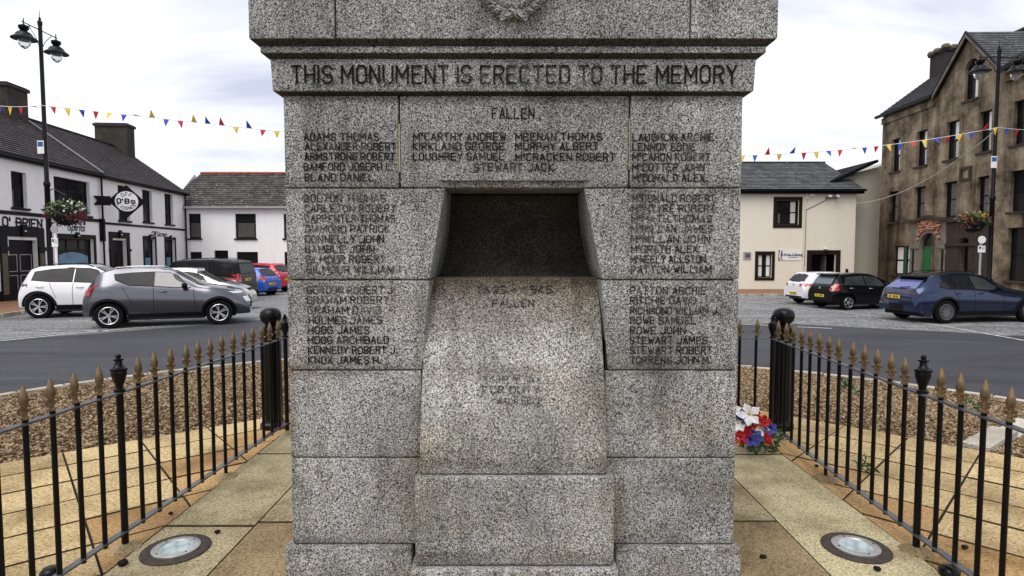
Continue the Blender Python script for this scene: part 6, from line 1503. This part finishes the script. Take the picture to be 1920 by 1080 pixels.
# right hand row
t_, b2 = hatch(1.47, .80, 3.40, .96, .95, slope=.40)
hcar = dict(rear=([(.60, 1.02)], [(.54, 1.38)]), screen=([(.70, 1.04)], [(.55, 1.38)]), glass=[([(-.15, 1.02), (.86, .98)], [(.0, 1.32), (.86, 1.37)]), ([(.92, .98), (1.85, .94)], [(.92, 1.37), (1.5, 1.31)])], handles=[(.15, .88), (1.1, .86)], mirror=(1.78, 1.0))
car(dict(hcar, loc=near(1540, 573, -.5, 8, 1.78), head=8, W=1.78, wb=2.62, rw=.315, paint=P_['white'], label='white hatchback seen from behind in front of the cream building', top=t_, belt=b2, tail_b=[([(.42, .84), (.86, .84)], [(.44, .96), (.86, .98)], M['red_lens'])], tail_s=([(-.76, .85), (-.45, .88)], [(-.75, .97), (-.42, .95)]),
  plate_b=(.52, 0), badge=.90, extra=[('rear_bumper', 'b', [(-.6, .34), (.6, .34)], [(-.62, .40), (.62, .40)], M['trim'])]))
t_, b2 = hatch(1.49, .68, 3.28, .94, .93, slope=.36)
car(dict(hcar, bright=(0, 1), loc=near(1590, 581.5, -.5, 12, 1.72), head=12, W=1.72, wb=2.575, rw=.30, paint=P_['black'], label='black hatchback parked between the white hatchback and the blue SUV', top=t_, belt=b2, rear=([(.56, 1.0)], [(.52, 1.40)]), tail_b=[([(.56, .78), (.70, .76), (.84, .84)], [(.54, .90), (.68, 1.04), (.82, 1.06)], M['red_lens'])], tail_s=([(-.64, .82), (-.40, .92)], [(-.60, 1.02), (-.38, 1.06)]),
  plate_b=(.56, 0), badge=.88, hm=M['alloy'], rg=plain('hatch_rear_glass', (.10, .13, .15), .06), doors=[((.9, .34), (.9, .96))], spoiler=(-.36, 1.44, .5, .10)))
kx = lambda L: [(x*1.07 if x > 0 else x, z) for x, z in L]
top = [(-1.02, .72), (-1.01, .98), (-.93, 1.10), (-.48, 1.42), (-.38, 1.54), (0, 1.625), (.6, 1.68), (1.1, 1.67), (1.5, 1.59), (2.25, 1.18), (2.5, 1.10), (3.2, 1.02), (3.6, .92), (3.82, .74), (3.86, .55)]
cay = car(dict(loc=near(1773, 607, -.5, 8, 1.98), head=8, W=1.98, wb=3.10, rw=.385, sill=.28, rb=.38, paint=P_['slate'], bright=(2,), cat='car', label='slate blue luxury SUV parked in front of the tall brown house', top=kx(top), tr=.2, tum=.52,
  belt=kx([(-1.02, .70), (-.9, 1.02), (-.3, 1.12), (.5, 1.12), (1.5, 1.08), (2.3, 1.02), (3.2, .90), (3.86, .5)]), glass=[([(-.18, 1.20), (.1, 1.14), (.34, 1.13)], [(-.10, 1.30), (.1, 1.42), (.34, 1.49)]), ([(.40, 1.13), (1.02, 1.12)], [(.40, 1.50), (1.02, 1.54)]), ([(1.10, 1.12), (1.6, 1.10), (2.08, 1.08)], [(1.10, 1.54), (1.4, 1.51), (1.62, 1.44)])],
  doors=[((1.06, .40), (1.06, 1.1)), ((.52, .62), (.30, 1.1)), ((2.18, .45), (2.1, 1.05))], handles=[(.42, .99), (1.28, .98)], mirror=(1.92, 1.13), mm=M['trim'], clad=.11, arch=.06,
  rear=([(.70, 1.10)], [(.58, 1.46)]), rg=plain('blue_tinted_glass', (.10, .12, .30), .05), screen=([(.78, 1.16)], [(.58, 1.60)]), tail_b=[([(.02, .955), (.5, .95), (.80, .94)], [(.02, .985), (.5, 1.0), (.80, 1.02)], M['dark_lens'])],
  plate_b=(.84, .1), extra=[('rear_bumper', 'b', [(-.86, .40), (.86, .40)], [(-.88, .62), (.88, .62)], M['trim'])], spoiler=(-.42, 1.53, .56, .14), spm=M['trim'], sp=10, dbl=True, alloy=M['dark_alloy'], wiper=1.14, rail=(-.1, 1.4)))
